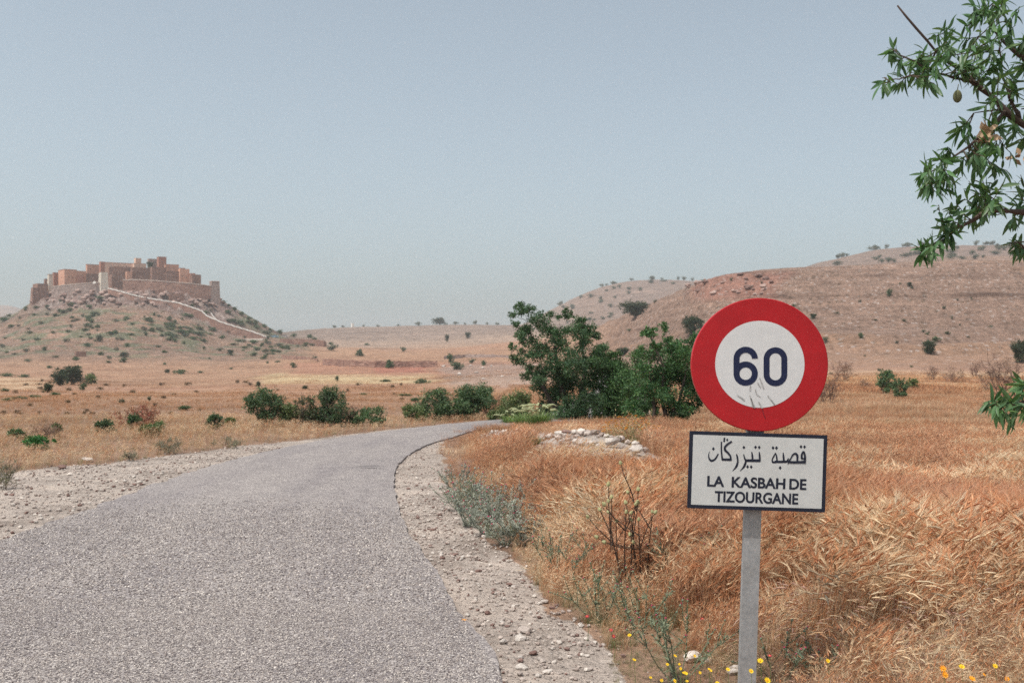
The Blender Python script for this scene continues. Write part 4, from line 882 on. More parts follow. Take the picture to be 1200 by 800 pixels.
def stroke(mb, pts, wd, y0, y1, closed=False, seg=10):
    """thick line of changing width with smooth bends, a thin solid"""
    P = np.array(pts, float); Wd = np.array([wd]*len(P) if np.ndim(wd) == 0 else wd, float)
    if closed: Q = P; WW = Wd
    else:
        d = np.r_[0, np.cumsum(np.hypot(*np.diff(P, axis=0).T))]; q = np.linspace(0, d[-1], max(seg, len(P)*5))
        Q = np.stack([pchip(d, P[:, 0], q), pchip(d, P[:, 1], q)], 1); WW = np.interp(q, d, Wd)
    n = len(Q); T = (np.roll(Q, -1, 0) - np.roll(Q, 1, 0)) if closed else np.gradient(Q, axis=0)
    T /= np.linalg.norm(T, axis=1, keepdims=True) + 1e-12; N = np.stack([-T[:, 1], T[:, 0]], 1)
    a = Q + N * WW[:, None] / 2; b = Q - N * WW[:, None] / 2
    v = [(p[0], y, p[1]) for y in (y0, y1) for s_ in (a, b) for p in s_]; f = []
    for i in range(n if closed else n-1):
        j = (i+1) % n; f += [(i, j, n+j, n+i), (2*n+i, 3*n+i, 3*n+j, 2*n+j), (i, 2*n+i, 2*n+j, j), (n+i, n+j, 3*n+j, 3*n+i)]
    mb.add(v, f)
def s60(pts): return [(a - dx, b - dz) for a, b in (sp(850 + x/8, 395 + y/8) for x, y in pts)]
def arc(cx_, cy_, rx, ry, a0, a1, n=24): return [(cx_ + rx*math.cos(R(a0+(a1-a0)*i/(n-1))), cy_ - ry*math.sin(R(a0+(a1-a0)*i/(n-1)))) for i in range(n)]
sw = 56/8/PXM
m = MB()   # digit 0
o_ = arc(469, 205, 83, 83, 0, 180) + arc(469, 348, 83, 83, 180, 360); stroke(m, s60(o_), sw, -.0016, -.0010, True); m.build('digit', M['navy'], dk)
m = MB()   # digit 6: stem with hook, closed bowl
bw = arc(190, 341, 86, 86, 0, 360, 49)[:-1]; stroke(m, s60(bw), sw, -.0016, -.0010, True)
hk = arc(190, 203, 86, 86, 2, 180, 30) + [(104, 250), (104, 300), (104, 341)]; stroke(m, s60(hk), sw, -.0021, -.0017, False, 60); m.build('digit', M['navy'], dk)
m = MB()
for a in ([(228, 545), (262, 660)], [(235, 455), (230, 500)], [(300, 425), (330, 470)], [(322, 385), (358, 480)], [(280, 485), (290, 530), (332, 560)], [(310, 605), (345, 665)], [(395, 545), (460, 630)], [(110, 540), (180, 590)], [(238, 570), (276, 662)]):
    stroke(m, s60(a), [1.2/PXM, 1.7/PXM][:2] if len(a) == 2 else [.8/PXM, 1.4/PXM, .6/PXM], -.0026, -.0023, False, 6)
m.build('scuff_mark', M['scuff'], dk)
m = MB(); stroke(m, s60([(345, 668), (358, 720), (376, 762)]), [.8/PXM]*3, -.0012, -.0006, False, 8); m.build('scratch', M['scuffred'], dk)
# name plate
pxc, pzc = sp(887.3, 552.3); PW, PH = 161.4/PXM, 90.4/PXM
def rrect(w2, h2, r, n=5):
    out = []
    for cx_, cz_, a0 in ((w2-r, h2-r, 0), (-w2+r, h2-r, 90), (-w2+r, -h2+r, 180), (w2-r, -h2+r, 270)):
        out += [(cx_ + r*math.cos(R(a0+90*i/n)), cz_ + r*math.sin(R(a0+90*i/n))) for i in range(n+1)]
    return out
m = MB(); prism(m, rrect(PW/2, PH/2, .004), 0, .003); m.box((-PW/2+.002, .0031, -PH/2+.002), (-PW/2+.005, .02, PH/2-.002)); m.box((PW/2-.005, .0031, -PH/2+.002), (PW/2-.002, .02, PH/2-.002)); m.box((-PW/2+.0052, .0031, PH/2-.005), (PW/2-.0052, .02, PH/2-.002)); m.box((-PW/2+.0052, .0031, -PH/2+.002), (PW/2-.0052, .02, -PH/2+.005))
pl = m.build('name_plate', M['navyplate'], sg); pl.location = (pxc, -.004, pzc)
m = MB(); bd = 4.3/PXM; prism(m, rrect(PW/2-bd, PH/2-bd, .002), -.0008, -.0001); m.build('white_panel', M['platewhite'], pl)
YL0, YL1 = -.0014, -.0009
def spp(u, row): a, b = sp(u, row); return (a-pxc, b-pzc)
def A1(pts): return [spp(825 + x/16, 505 + y/16) for x, y in pts]
def A2(pts): return [spp(895 + x/17.78, 510 + y/17.78) for x, y in pts]
def dot(mb, c, s_, fn, k):
    x, y = c; prism(mb, fn([(x-s_*.75, y), (x, y+s_), (x+s_*.75, y), (x, y-s_)]), YL0, YL1)
def strk(mb, fn, pts, wd, k, lift=0): stroke(mb, fn(pts), [w_/k/PXM for w_ in wd], YL0-lift, YL1-lift, False, 24)
m = MB()
strk(m, A1, [(100, 375), (84, 440), (92, 510), (140, 552), (195, 530), (238, 470), (266, 420)], [6, 18, 30, 44, 36, 30, 22], 16)
dot(m, (172, 328), 36, A1, 16)
strk(m, A1, [(322, 195), (322, 350), (340, 535)], [26, 28, 34], 16)
strk(m, A1, [(330, 528), (420, 530), (512, 532)], [44, 46, 48], 16, .0003)
strk(m, A1, [(500, 535), (490, 470), (440, 400), (388, 345), (385, 310), (430, 250), (518, 190)], [34, 34, 38, 44, 40, 38, 36], 16, .0006)
dot(m, (378, 140), 30, A1, 16); dot(m, (374, 180), 30, A1, 16); dot(m, (430, 162), 30, A1, 16)
strk(m, A1, [(606, 425), (618, 480), (630, 560), (606, 650), (530, 745)], [20, 34, 32, 44, 10], 16)
m.build('arabic_letters', M['navyplate'], pl)
m = MB()
strk(m, A1, [(738, 430), (756, 500), (778, 560), (752, 650), (672, 745)], [18, 30, 34, 46, 10], 16)
dot(m, (743, 302), 36, A1, 16)
strk(m, A1, [(770, 545), (900, 548), (1050, 550)], [48, 52, 54], 16, .0003)
strk(m, A1, [(888, 385), (900, 450), (905, 540)], [18, 34, 34], 16, .0006); strk(m, A1, [(1030, 385), (1036, 450), (1042, 560)], [18, 34, 32], 16, .0009)
dot(m, (960, 298), 36, A1, 16); dot(m, (1030, 302), 36, A1, 16); dot(m, (812, 664), 36, A1, 16); dot(m, (880, 666), 36, A1, 16)
m.build('arabic_letters', M['navyplate'], pl)
m = MB()
strk(m, A2, [(238, 360), (205, 430), (170, 510), (185, 555), (235, 555), (270, 520), (262, 440), (240, 362)], [16, 34, 26, 44, 44, 34, 36, 20], 17.78)
dot(m, (188, 256), 42, A2, 17.78); dot(m, (260, 258), 42, A2, 17.78)
strk(m, A2, [(225, 545), (330, 546), (470, 540), (512, 470)], [50, 50, 50, 16], 17.78, .0003); strk(m, A2, [(398, 355), (405, 430), (412, 545)], [18, 38, 40], 17.78, .0006)
dot(m, (336, 672), 42, A2, 17.78)
strk(m, A2, [(492, 600), (515, 545), (560, 470), (610, 390), (655, 375), (695, 430), (690, 540)], [10, 34, 26, 34, 46, 44, 34], 17.78, .0009)
strk(m, A2, [(510, 552), (620, 556), (700, 552), (860, 555)], [48, 54, 52, 56], 17.78, .0012)
strk(m, A2, [(848, 575), (852, 450), (822, 335), (782, 410), (785, 480), (840, 478)], [40, 44, 34, 40, 40, 24], 17.78, .0015)
dot(m, (770, 232), 40, A2, 17.78); dot(m, (844, 236), 40, A2, 17.78)
m.build('arabic_letters', M['navyplate'], pl)
def word(txt, x0, y0, x1, y1):               # box in zoomed plate pixels (6.667 per photo px), left baseline box
    cu = bpy.data.curves.new('word', 'FONT'); cu.body = txt; cu.offset = .016; cu.space_character = 1.0; ob = bpy.data.objects.new('word', cu); COL.objects.link(ob)
    dg = bpy.context.evaluated_depsgraph_get(); dg.update(); me = bpy.data.meshes.new_from_object(ob.evaluated_get(dg)); COL.objects.unlink(ob)
    co = np.array([tuple(v.co) for v in me.vertices]); lo = co.min(0); hi = co.max(0)
    a = spp(800+x0/6.667, 495+y0/6.667); b = spp(800+x1/6.667, 495+(y1)/6.667)
    for v in me.vertices:
        tx = (v.co.x-lo[0])/(hi[0]-lo[0]); tz = (v.co.y-lo[1])/(hi[1]-lo[1]); v.co = (a[0]+(b[0]-a[0])*tx, YL0, b[1] + (a[1]-b[1])*tz)
    n0 = len(me.vertices); V0 = [tuple(v.co) for v in me.vertices]; F0 = [tuple(p.vertices) for p in me.polygons]; VV = []; FF = []
    for k, (ox, oz) in enumerate([(0, 0), (.0011, 0), (-.0011, 0), (0, .0008), (0, -.0008)]):   # the brush-heavy weight of the letters
        VV += [(a_+ox, b_-.00006*k, c_+oz) for a_, b_, c_ in V0]; FF += [tuple(i+n0*k for i in f_) for f_ in F0]
    me = bpy.data.meshes.new('word'); me.from_pydata(VV, [], FF); me.materials.append(M['navyplate']); o = bpy.data.objects.new('word', me); COL.objects.link(o); o.parent = pl; bpy.data.objects.remove(ob)
# right end rows already carry the plate's tilt; both corners are measured
word('LA', 193, 414, 321, 500); word('KASBAH', 384, 421, 797, 518); word('DE', 834, 437, 962, 523); word('TIZOURGANE', 251, 532, 898, 638)
for zz in (sp(884, 452)[1], sp(884, 400)[1]):
    m = MB(); m.box((-.055, .075, zz-.015), (.055, .082, zz+.015)); m.box((-.055, .027, zz-.015), (-.045, .0748, zz+.015)); m.box((.045, .027, zz-.015), (.055, .0748, zz+.015)); m.build('clamp', M['galv'], sg)
m = MB(); zz = pzc; m.box((-.055, .075, zz-.015), (.055, .082, zz+.015)); m.box((-.055, .017, zz-.015), (-.045, .0748, zz+.015)); m.box((.045, .017, zz-.015), (.055, .0748, zz+.015)); m.build('clamp', M['galv'], sg)

# ------------------------------------------------------------------ overhanging almond tree
def leaf_mesh(seed, col):
    g = np.random.default_rng(seed); n = 6; V = []; bend = g.uniform(.05, .28); tw = g.uniform(-.5, .5)
    for i in range(n+1):
        t = i/n; wd = .5 * .27 * (math.sin(math.pi * min(1, t*.93+.03))**.8) * (1 - .3*t); z = -bend*t*t
        for s_ in (-1, 0, 1):
            a = tw*t; V.append((s_*wd*math.cos(a), t, z + abs(s_)*wd*.35 + s_*wd*math.sin(a)))
    f = [(i*3+k, i*3+k+1, i*3+k+4, i*3+k+3) for i in range(n) for k in range(2)]
    m = MB(); c = np.array(col)*g.uniform(.8, 1.2); m.add(V, f, c); return m, np.array(V), f, c
LM = [leaf_mesh(60+i, (.095, .19, .075) if i % 3 else (.15, .25, .10)) for i in range(8)]
def build_almond():
    base = Vector((3.25, 4.6, 0)); base.z = gz(base.x, base.y); e = empty('almond_tree', base); tag(e, 'almond tree reaching in from the right edge with leafy twigs against the sky', 'tree')
    def at(u, row, D=4.0): return Vector(((u-600)/F*D, D, row2z(row, D))) - base
    bark = (.085, .06, .05); tr = MB()
    tr.tube([(0, 0, -.15), (.02, .02, .3), (-.05, 0, .9), (-.02, -.05, 1.5)], [.16, .11, .10, .09], 12, bark)
    tr.tube([(-.02, -.05, 1.48), (.1, .15, 2.1), (.15, .3, 2.8), (.1, .2, 3.6)], [.085, .06, .045, .02], 9, bark)
    tr.tube([(-.02, -.05, 1.45), (.4, .1, 2.0), (.8, .2, 2.5), (1.1, .1, 3.1)], [.07, .05, .035, .015], 9, bark)
    tr.build('trunk', M['bark'], e)
    fork = Vector((-.02, -.05, 1.5)); low = Vector((-.05, 0, .9))
    limbs = [([fork, at(1330, 205, 4.3), at(1250, 170, 4.1), at(1200, 147), at(1178, 130), at(1160, 112), at(1132, 88), at(1105, 68), at(1080, 40), at(1066, 24), at(1053, 6)], [.05, .03, .022, .0155, .014, .011, .0075, .0055, .0045, .004, .003]),
             ([fork, at(1300, 240, 4.4), at(1240, 255, 4.2), at(1200, 249, 4.05), at(1180, 247, 4), at(1160, 246, 3.95), at(1140, 256, 3.9), at(1120, 270, 3.9), at(1100, 284, 3.9), at(1078, 299, 3.92)], [.045, .028, .018, .011, .010, .0085, .007, .005, .004, .002]),
             ([at(1178, 130), at(1168, 142, 3.95), at(1152, 156, 3.9), at(1135, 172, 3.9), at(1110, 190, 3.9), at(1085, 205, 3.92)], [.009, .0075, .006, .0045, .0035, .002]),
             ([fork, at(1330, 130, 4.4), at(1260, 100, 4.2), at(1200, 69, 4.1), at(1185, 56, 4.1), at(1172, 44, 4.1), at(1160, 22, 4.1), at(1150, -5, 4.1), at(1140, -40, 4.15)], [.045, .03, .018, .011, .009, .007, .006, .005, .003]),
             ([at(1145, 98), at(1120, 92, 3.95), at(1095, 84, 3.92), at(1070, 72, 3.9), at(1043, 57, 3.9)], [.007, .005, .004, .003, .0015]),
             ([at(1070, 88, 3.9), at(1050, 93, 3.9), at(1034, 92, 3.9)], [.003, .002, .001]),
             ([at(1172, 128), at(1155, 131, 3.95), at(1141, 132, 3.95)], [.004, .003, .0015]),
             ([at(1195, 140), at(1180, 105, 4.05), at(1173, 75, 4.1), at(1171, 45, 4.1)], [.008, .006, .004, .003]),
             ([low, at(1400, 470, 4.2), at(1290, 470, 4.0), at(1225, 462, 3.85), at(1200, 470, 3.8), at(1180, 473, 3.8), at(1162, 472, 3.8), at(1150, 474, 3.8)], [.03, .02, .012, .006, .0045, .0035, .002, .001]),
             ([at(1200, 290, 4), at(1190, 284, 3.95), at(1180, 287, 3.95)], [.004, .002, .001]),
             ([at(1240, 255, 4.2), at(1215, 290, 4.05), at(1200, 290, 4)], [.008, .006, .004])]
    nodes = []
    for pts, rad in limbs:
        # refine so the boughs bend naturally
        P = np.array([tuple(p) for p in pts]); d = np.r_[0, np.cumsum(np.linalg.norm(np.diff(P, axis=0), axis=1))]; q = np.linspace(0, d[-1], len(P)*4)
        Q = np.stack([pchip(d, P[:, k], q) for k in range(3)], 1) + rng.normal(size=(len(q), 3)) * .0022; rd = np.interp(q, d, rad)
        Q[0] = P[0]; b = MB(); b.tube([Vector(p) for p in Q], list(rd * (1 + .12*rng.normal(size=len(rd)))), 7, bark); b.build('branch', M['bark'], e, smooth=True)
        nodes += [(Vector(p), r) for p, r in zip(Q, rd)]
    CL = [(1043,58),(1052,70),(1061,78),(1036,94),(1046,96),(1066,86),(1075,72),(1084,60),(1072,95),(1085,88),(1100,70),(1108,50),(1115,30),(1112,58),(1125,45),(1136,55),(1128,70),(1105,88),(1095,98),(1120,86),(1140,78),(1150,92),(1160,30),(1150,18),(1140,6),(1165,8),(1180,14),(1190,30),(1170,42),(1180,55),(1165,60),(1195,58),(1185,80),(1170,90),(1192,98),(1175,72),(1165,108),(1187,118),(1197,128),(1118,40),(1130,30),
          (1120,160),(1110,172),(1131,165),(1145,170),(1100,185),(1090,195),(1080,205),(1086,215),(1095,225),(1110,200),(1125,190),(1140,185),(1155,185),(1170,170),(1185,180),(1196,165),(1165,195),(1180,200),(1196,205),(1150,205),(1135,212),(1120,218),(1108,222),(1100,240),(1110,248),(1120,238),(1130,233),(1145,225),(1160,220),(1175,215),(1142,244),(1127,258),(1116,270),(1152,245),(1170,233),(1190,238),(1196,225),
          (1102,280),(1092,288),(1082,296),(1088,292),(1110,275),(1184,286),(1193,290),(1186,258),(1155,175),(1175,150),(1190,150),
          (1158,470),(1172,468),(1185,472),(1196,462),(1190,480),(1179,484),(1199,484),(1199,447),(1192,453),(1185,492),(1170,476),
          (1195,8),(1185,-10),(1150,-15),(1205,40),(1210,90),(1207,130),(1175,2),(1158,4),(1197,75),(1178,28),(1188,105)]
    TW = MB(); leaves = []
    def rosette(c, n, L, inview):
        p, r = min(nodes, key=lambda q: (q[0]-c).length + (0 if q[1] > .0012 else .03))
        ax = (c - p); dd = ax.length
        if dd < .03: ax = Vector((float(rng.normal()), float(rng.normal()), float(rng.normal())*.6)).normalized() * .06; a0 = c
        else: a0 = p
        end = a0 + ax; pts = curve(a0, end, .1, 5, .05); TW.tube(pts, [.0028, .0024, .002, .0017, .0012], 4, (.10, .075, .05), cap=False)
        for k in range(n):
            t = .35 + .65 * k / n; i = min(3, int(t*4)); q = pts[i].lerp(pts[i+1], t*4-i)
            d = ax.normalized() * .5 + Vector(rng.normal(size=3)) * .55 + Vector((-.1, -.1, -.45 - .7 * float(rng.random())))
            if rng.random() < .25: d.z = abs(d.z) * .8
            d.normalize(); nrm = (Vector((0, 0, 1)) + Vector(rng.normal(size=3)) * .7); x = d.cross(nrm).normalized(); z = x.cross(d)
            l = L * float(rng.uniform(.6, 1.15)); wv = l * float(rng.uniform(.8, 1.1))
            mt = Matrix(((x.x*wv, d.x*l, z.x*l, q.x), (x.y*wv, d.y*l, z.y*l, q.y), (x.z*wv, d.z*l, z.z*l, q.z), (0, 0, 0, 1)))
            leaves.append((mt, int(rng.integers(0, 8)), inview))
    for (u, row) in CL:
        D = 3.95 + .16*math.sin(u*.09) + float(rng.normal())*.07 - (.12 if row > 400 else 0); rosette(at(u, row, D), 14, .066, u < 1205 and row > -5)
    for k in range(230):   # the rest of the crown, outside the photograph
        a = rng.normal(size=3); a /= np.linalg.norm(a); c = Vector((.35, .25, 2.75)) + Vector(a) * float(rng.uniform(.8, 1.5)) * Vector((1, 1, .8)).x; wv = c + base
        uu = 600 + F*wv.x/max(wv.y, .3); rw = HZ - (wv.z-EYE)/max(wv.y, .3)*F
        if uu < 1235 and rw > -45: continue
        if wv.x < 1.9: continue
        if c.length < .1: continue
        nodes_far = [q for q in nodes]; rosette(c, 10, .076, False)
    for u, row in [(1232, 458), (1250, 476), (1268, 452), (1285, 486), (1300, 460), (1320, 482), (1345, 458), (1368, 480), (1222, 486), (1245, 500), (1275, 505), (1310, 440), (1240, 230), (1265, 270), (1290, 225), (1235, 285), (1310, 260)]: rosette(at(u, row, 3.95 + .25*math.sin(u)), 11, .076, False)
    TW.build('twigs', M['bark'], e)
    vis = [l for l in leaves if l[2]]; idx = list(range(len(vis))); random.Random(3).shuffle(idx); pick = set(idx[:300])
    ms = [m.mesh('leaf', M['almondleaf'], True) for m, *_ in LM]
    for i in pick:
        mt, k, _ = vis[i]; o = bpy.data.objects.new('leaf', ms[k]); COL.objects.link(o); o.parent = e; o.matrix_local = mt
    rest = [vis[i] for i in idx[300:]] + [l for l in leaves if not l[2]]; f = MB()
    for mt, k, _ in rest:
        V = LM[k][1]; A = np.array(mt); f.add(V @ A[:3, :3].T + A[:3, 3], LM[k][2], LM[k][3] * rng.uniform(.8, 1.2))
    o = f.build('leaves', M['almondleaf'], e, True); o['kind'] = 'stuff'
    def fruit(u, row, D, a, b):
        m = MB(); c = at(u, row, D); m.tube([c + Vector((0, 0, z*b)) for z in (-1, -.92, -.7, -.35, 0, .35, .7, .92, 1)], [a*r for r in (.05, .4, .75, .97, 1, .93, .68, .35, .05)], 10); m.tube([c + Vector((0, 0, b)), c + Vector((.004, 0, b+.02))], .0015, 4); m.build('almond', M['almond'], e, True)
    fruit(1122, 113, 3.85, .0155, .0235)
    m = MB(); 
    for k in range(9):
        c = at(1157, 158, 3.85) + Vector(rng.normal(size=3))*.012; m.quads(leaf_quads(np.array([tuple(c)]*2), .05, .03), leaf_cols(2, (1, 1, 1), .1))
    m.build('withered_leaf_clump', M['deadleaf'], e)
    m = MB()
    for k in range(5):
        c = at(1196, 183, 3.9) + Vector(rng.normal(size=3))*.008; m.quads(leaf_quads(np.array([tuple(c)]*2), .04, .022), leaf_cols(2, (1, 1, 1), .1))
    m.build('withered_leaf_clump', M['deadleaf'], e)
build_almond()

# ------------------------------------------------------------------ grass and pebbles: instanced masses
def scatter(name, P, rot, scl, idx, templates, label, cat=None):
    c = bpy.data.collections.new(name + '_kit')
    for i, me in enumerate(templates):
        o = bpy.data.objects.new('%s_%02d' % (name, i), me); c.objects.link(o)
    me = bpy.data.meshes.new(name); me.vertices.add(len(P)); me.vertices.foreach_set('co', np.asarray(P, np.float32).ravel())
    a = me.attributes.new('rot', 'FLOAT_VECTOR', 'POINT'); a.data.foreach_set('vector', np.asarray(rot, np.float32).ravel())
    a = me.attributes.new('scl', 'FLOAT', 'POINT'); a.data.foreach_set('value', np.asarray(scl, np.float32))
    a = me.attributes.new('idx', 'INT', 'POINT'); a.data.foreach_set('value', np.asarray(idx, np.int32))
    o = bpy.data.objects.new(name, me); COL.objects.link(o); tag(o, label, cat, kind='stuff')
    ng = bpy.data.node_groups.new(name, 'GeometryNodeTree'); ng.interface.new_socket('Geometry', in_out='INPUT', socket_type='NodeSocketGeometry'); ng.interface.new_socket('Geometry', in_out='OUTPUT', socket_type='NodeSocketGeometry')
    N = ng.nodes; gi = N.new('NodeGroupInput'); go = N.new('NodeGroupOutput'); ci = N.new('GeometryNodeCollectionInfo'); ci.inputs[0].default_value = c; ci.inputs[1].default_value = True; ci.inputs[2].default_value = True
    ip = N.new('GeometryNodeInstanceOnPoints'); ip.inputs['Pick Instance'].default_value = True
    def na(nm, t): x = N.new('GeometryNodeInputNamedAttribute'); x.data_type = t; x.inputs[0].default_value = nm; return x.outputs[0]
    L = ng.links; L.new(gi.outputs[0], ip.inputs['Points']); L.new(ci.outputs[0], ip.inputs['Instance']); L.new(na('idx', 'INT'), ip.inputs['Instance Index'])
    L.new(na('rot', 'FLOAT_VECTOR'), ip.inputs['Rotation']); L.new(na('scl', 'FLOAT'), ip.inputs['Scale']); L.new(ip.outputs[0], go.inputs[0])
    md = o.modifiers.new('scatter', 'NODES'); md.node_group = ng; return o
def blade(mb, p, h, wd, lean, dr, col, tipcol=None, seg=4, tw=0):
    x0, y0 = p; V = []; C = []; sx, sy = -math.sin(dr+tw), math.cos(dr+tw)
    for i in range(seg+1):
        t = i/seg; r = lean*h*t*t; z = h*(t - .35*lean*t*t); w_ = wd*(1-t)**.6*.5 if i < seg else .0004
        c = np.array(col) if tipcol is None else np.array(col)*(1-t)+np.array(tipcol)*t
        V += [(x0+r*math.cos(dr)-sx*w_, y0+r*math.sin(dr)-sy*w_, z), (x0+r*math.cos(dr)+sx*w_, y0+r*math.sin(dr)+sy*w_, z)]; C += [c, c]
    mb.add(V, [(2*i, 2*i+1, 2*i+3, 2*i+2) for i in range(seg)], np.array(C)); return Vector(V[-1]), dr
def tuft(seed, h, nb, nh, spread, cols, heads, lean=(.1, .5), wd=.004, awn=True, hl=.07, wind=.5):
    g = random.Random(seed); m = MB()
    for k in range(nb):
        a = g.uniform(0, 6.28); r = spread*math.sqrt(g.random()); c = g.choice(cols); k_ = g.uniform(.85, 1.15)
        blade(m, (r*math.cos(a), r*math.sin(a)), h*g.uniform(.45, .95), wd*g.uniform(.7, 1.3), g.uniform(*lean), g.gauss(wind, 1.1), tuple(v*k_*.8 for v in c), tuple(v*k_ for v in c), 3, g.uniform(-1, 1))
    for k in range(nh):
        a = g.uniform(0, 6.28); r = spread*math.sqrt(g.random()); c = g.choice(heads); dr = g.gauss(wind, .7); ln = g.uniform(lean[0], lean[1]*1.3); hh = h*g.uniform(.75, 1.15)
        x0, y0 = r*math.cos(a), r*math.sin(a)
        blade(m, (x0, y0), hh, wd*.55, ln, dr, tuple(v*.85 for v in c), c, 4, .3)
        tip = Vector((x0 + ln*hh*math.cos(dr), y0 + ln*hh*math.sin(dr), hh*(1-.35*ln))); d = Vector((math.cos(dr)*(.5+ln), math.sin(dr)*(.5+ln), .75-ln*1.0)).normalized()
        L = hl*g.uniform(.7, 1.2); q1 = tip + d*L*.5 + Vector((0, 0, -.05*L)); q2 = tip + d*L + Vector((0, 0, -.22*L))
        m.tube([tip, tip.lerp(q1, .5), q1, q2], [wd*.5, wd*1.25, wd*1.15, wd*.25], 4, c, cap=False)
        if awn:
            s_ = d.cross(Vector((0, 0, 1))).normalized(); u_ = s_.cross(d)
            for j in range(7):
                p = tip + d*L*(.15 + .11*j); dd = (d + s_*g.uniform(-.3, .3) + u_*g.uniform(-.3, .3)).normalized(); e_ = p + dd*L*g.uniform(.8, 1.3); n_ = dd.cross(Vector((g.random(), g.random(), g.random()))).normalized()*.0009
                m.add([tuple(p-n_), tuple(p+n_), tuple(e_)], [(0, 1, 2)], tuple(min(1, v*1.15) for v in c))
    return m.mesh('tuft', M['straw'])
O = [(.52, .255, .13), (.60, .325, .175), (.44, .195, .10), (.60, .38, .23)]; PA = [(.66, .50, .33), (.60, .43, .27), (.70, .57, .40)]; BR = [(.20, .10, .065), (.27, .135, .085), (.42, .22, .13), (.50, .29, .18)]; PU = [(.50, .33, .27), (.60, .43, .34)]
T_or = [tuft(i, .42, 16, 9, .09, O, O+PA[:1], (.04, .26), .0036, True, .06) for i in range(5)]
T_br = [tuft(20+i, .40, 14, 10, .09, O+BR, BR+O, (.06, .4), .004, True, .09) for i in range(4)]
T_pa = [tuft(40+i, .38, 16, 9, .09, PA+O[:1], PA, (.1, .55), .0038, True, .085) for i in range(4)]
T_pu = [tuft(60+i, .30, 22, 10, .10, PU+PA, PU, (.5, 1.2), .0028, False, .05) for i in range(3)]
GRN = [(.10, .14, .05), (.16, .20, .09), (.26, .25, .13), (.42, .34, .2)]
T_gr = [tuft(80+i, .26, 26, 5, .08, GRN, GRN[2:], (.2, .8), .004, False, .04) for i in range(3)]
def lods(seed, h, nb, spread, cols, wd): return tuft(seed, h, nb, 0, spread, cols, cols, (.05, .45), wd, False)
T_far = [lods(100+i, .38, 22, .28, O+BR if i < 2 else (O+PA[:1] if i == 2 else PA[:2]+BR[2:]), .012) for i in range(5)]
T_vf = [lods(120+i, .36, 26, .8, O+BR if i < 3 else PA[:2]+O[:2], .035) for i in range(5)]
def pts_in(n, u0, u1, D0, D1, gen=rng):
    D = np.sqrt(gen.uniform(D0*D0, D1*D1, n)); u = gen.uniform(u0, u1, n); return (u-600)/F*D, D, u
def emit(store, n, u0, u1, D0, D1, keep, base_idx, pick, scl):
    x, D, u = pts_in(n, u0, u1, D0, D1); row = HZ + 2000.0/D; k = ~inpoly(x + .05*rng.normal(size=n), D, ZONE) & keep(x, D, u, row) ; x, D, u, row = x[k], D[k], u[k], row[k]
    z = Hs(x, D); n = len(x); store.append((np.stack([x, D, z-.01], 1), np.stack([rng.normal(size=n)*.09, rng.normal(size=n)*.09, rng.normal(size=n)*1.0], 1), scl(x, D, u, row) * rng.uniform(.7, 1.2, n), pick(x, D, u, row, n)))
right = lambda x, D: x > np.interp(D, [p[1] for p in GR[:13]], [p[0] for p in GR[:13]])
ST = []
TPL = T_or + T_br + T_pa + T_pu + T_gr       # 0-4 or, 5-8 br, 9-12 pa, 13-15 pu, 16-18 green
def pick_near(x, D, u, row, n):
    a = rng.random(n); f = fbm(x/1.3, D/1.3, 61, 3); f2 = fbm(x/2.2, D/2.2, 63, 3); r = rng.integers(0, 60, n); out = r % 5
    out = np.where((f > -.02) & (a < .8), 5 + r % 4, out); out = np.where((f < -.18) & (a < .75), 9 + r % 4, out)
    low = (row > 735) & (u > 850) & (f2 > -.3); out = np.where(low & (a < .5), 13 + r % 3, out); out = np.where((row > 700) & (u < 800) & (a < .55), 16 + r % 3, out); out = np.where((row > 770) & (a > .55) & (u < 900), 16 + r % 3, out)
    out = np.where((a < .05), 13 + r % 3, out)
    out = np.where((u < 640) & (row > 560) & (a < .3), 16 + r % 3, out); return out
def scl_near(x, D, u, row):
    s = np.where(right(x, D), 1.0, .7); edge = np.clip((x - np.interp(D, [p[1] for p in GR[:13]], [p[0] for p in GR[:13]])) / .8, .35, 1); s = s * edge
    s = s * np.interp(D, [5, 11, 17, 24], [1.0, .9, .62, .48]); s = s * np.where(D < 5.6, np.clip(.45 + (D - 4.9)*.5, .3, .8), 1) * (1 + .6*fbm(x/1.5, D/1.5, 71, 3)); return s * np.where(fbm(x/.9, D/.9, 73, 3) < -.3, .5, 1)
emit(ST, 30000, 600, 1420, 3.6, 12, lambda x, D, u, row: right(x, D) & ~((np.abs(x-1.11) < .10) & (D < 4.98)), 0, pick_near, scl_near)
emit(ST, 26000, 480, 1350, 12, 26, lambda x, D, u, row: right(x, D) & ~(rubm(x, D) & (rng.random(len(x)) < .99)), 0, pick_near, scl_near)
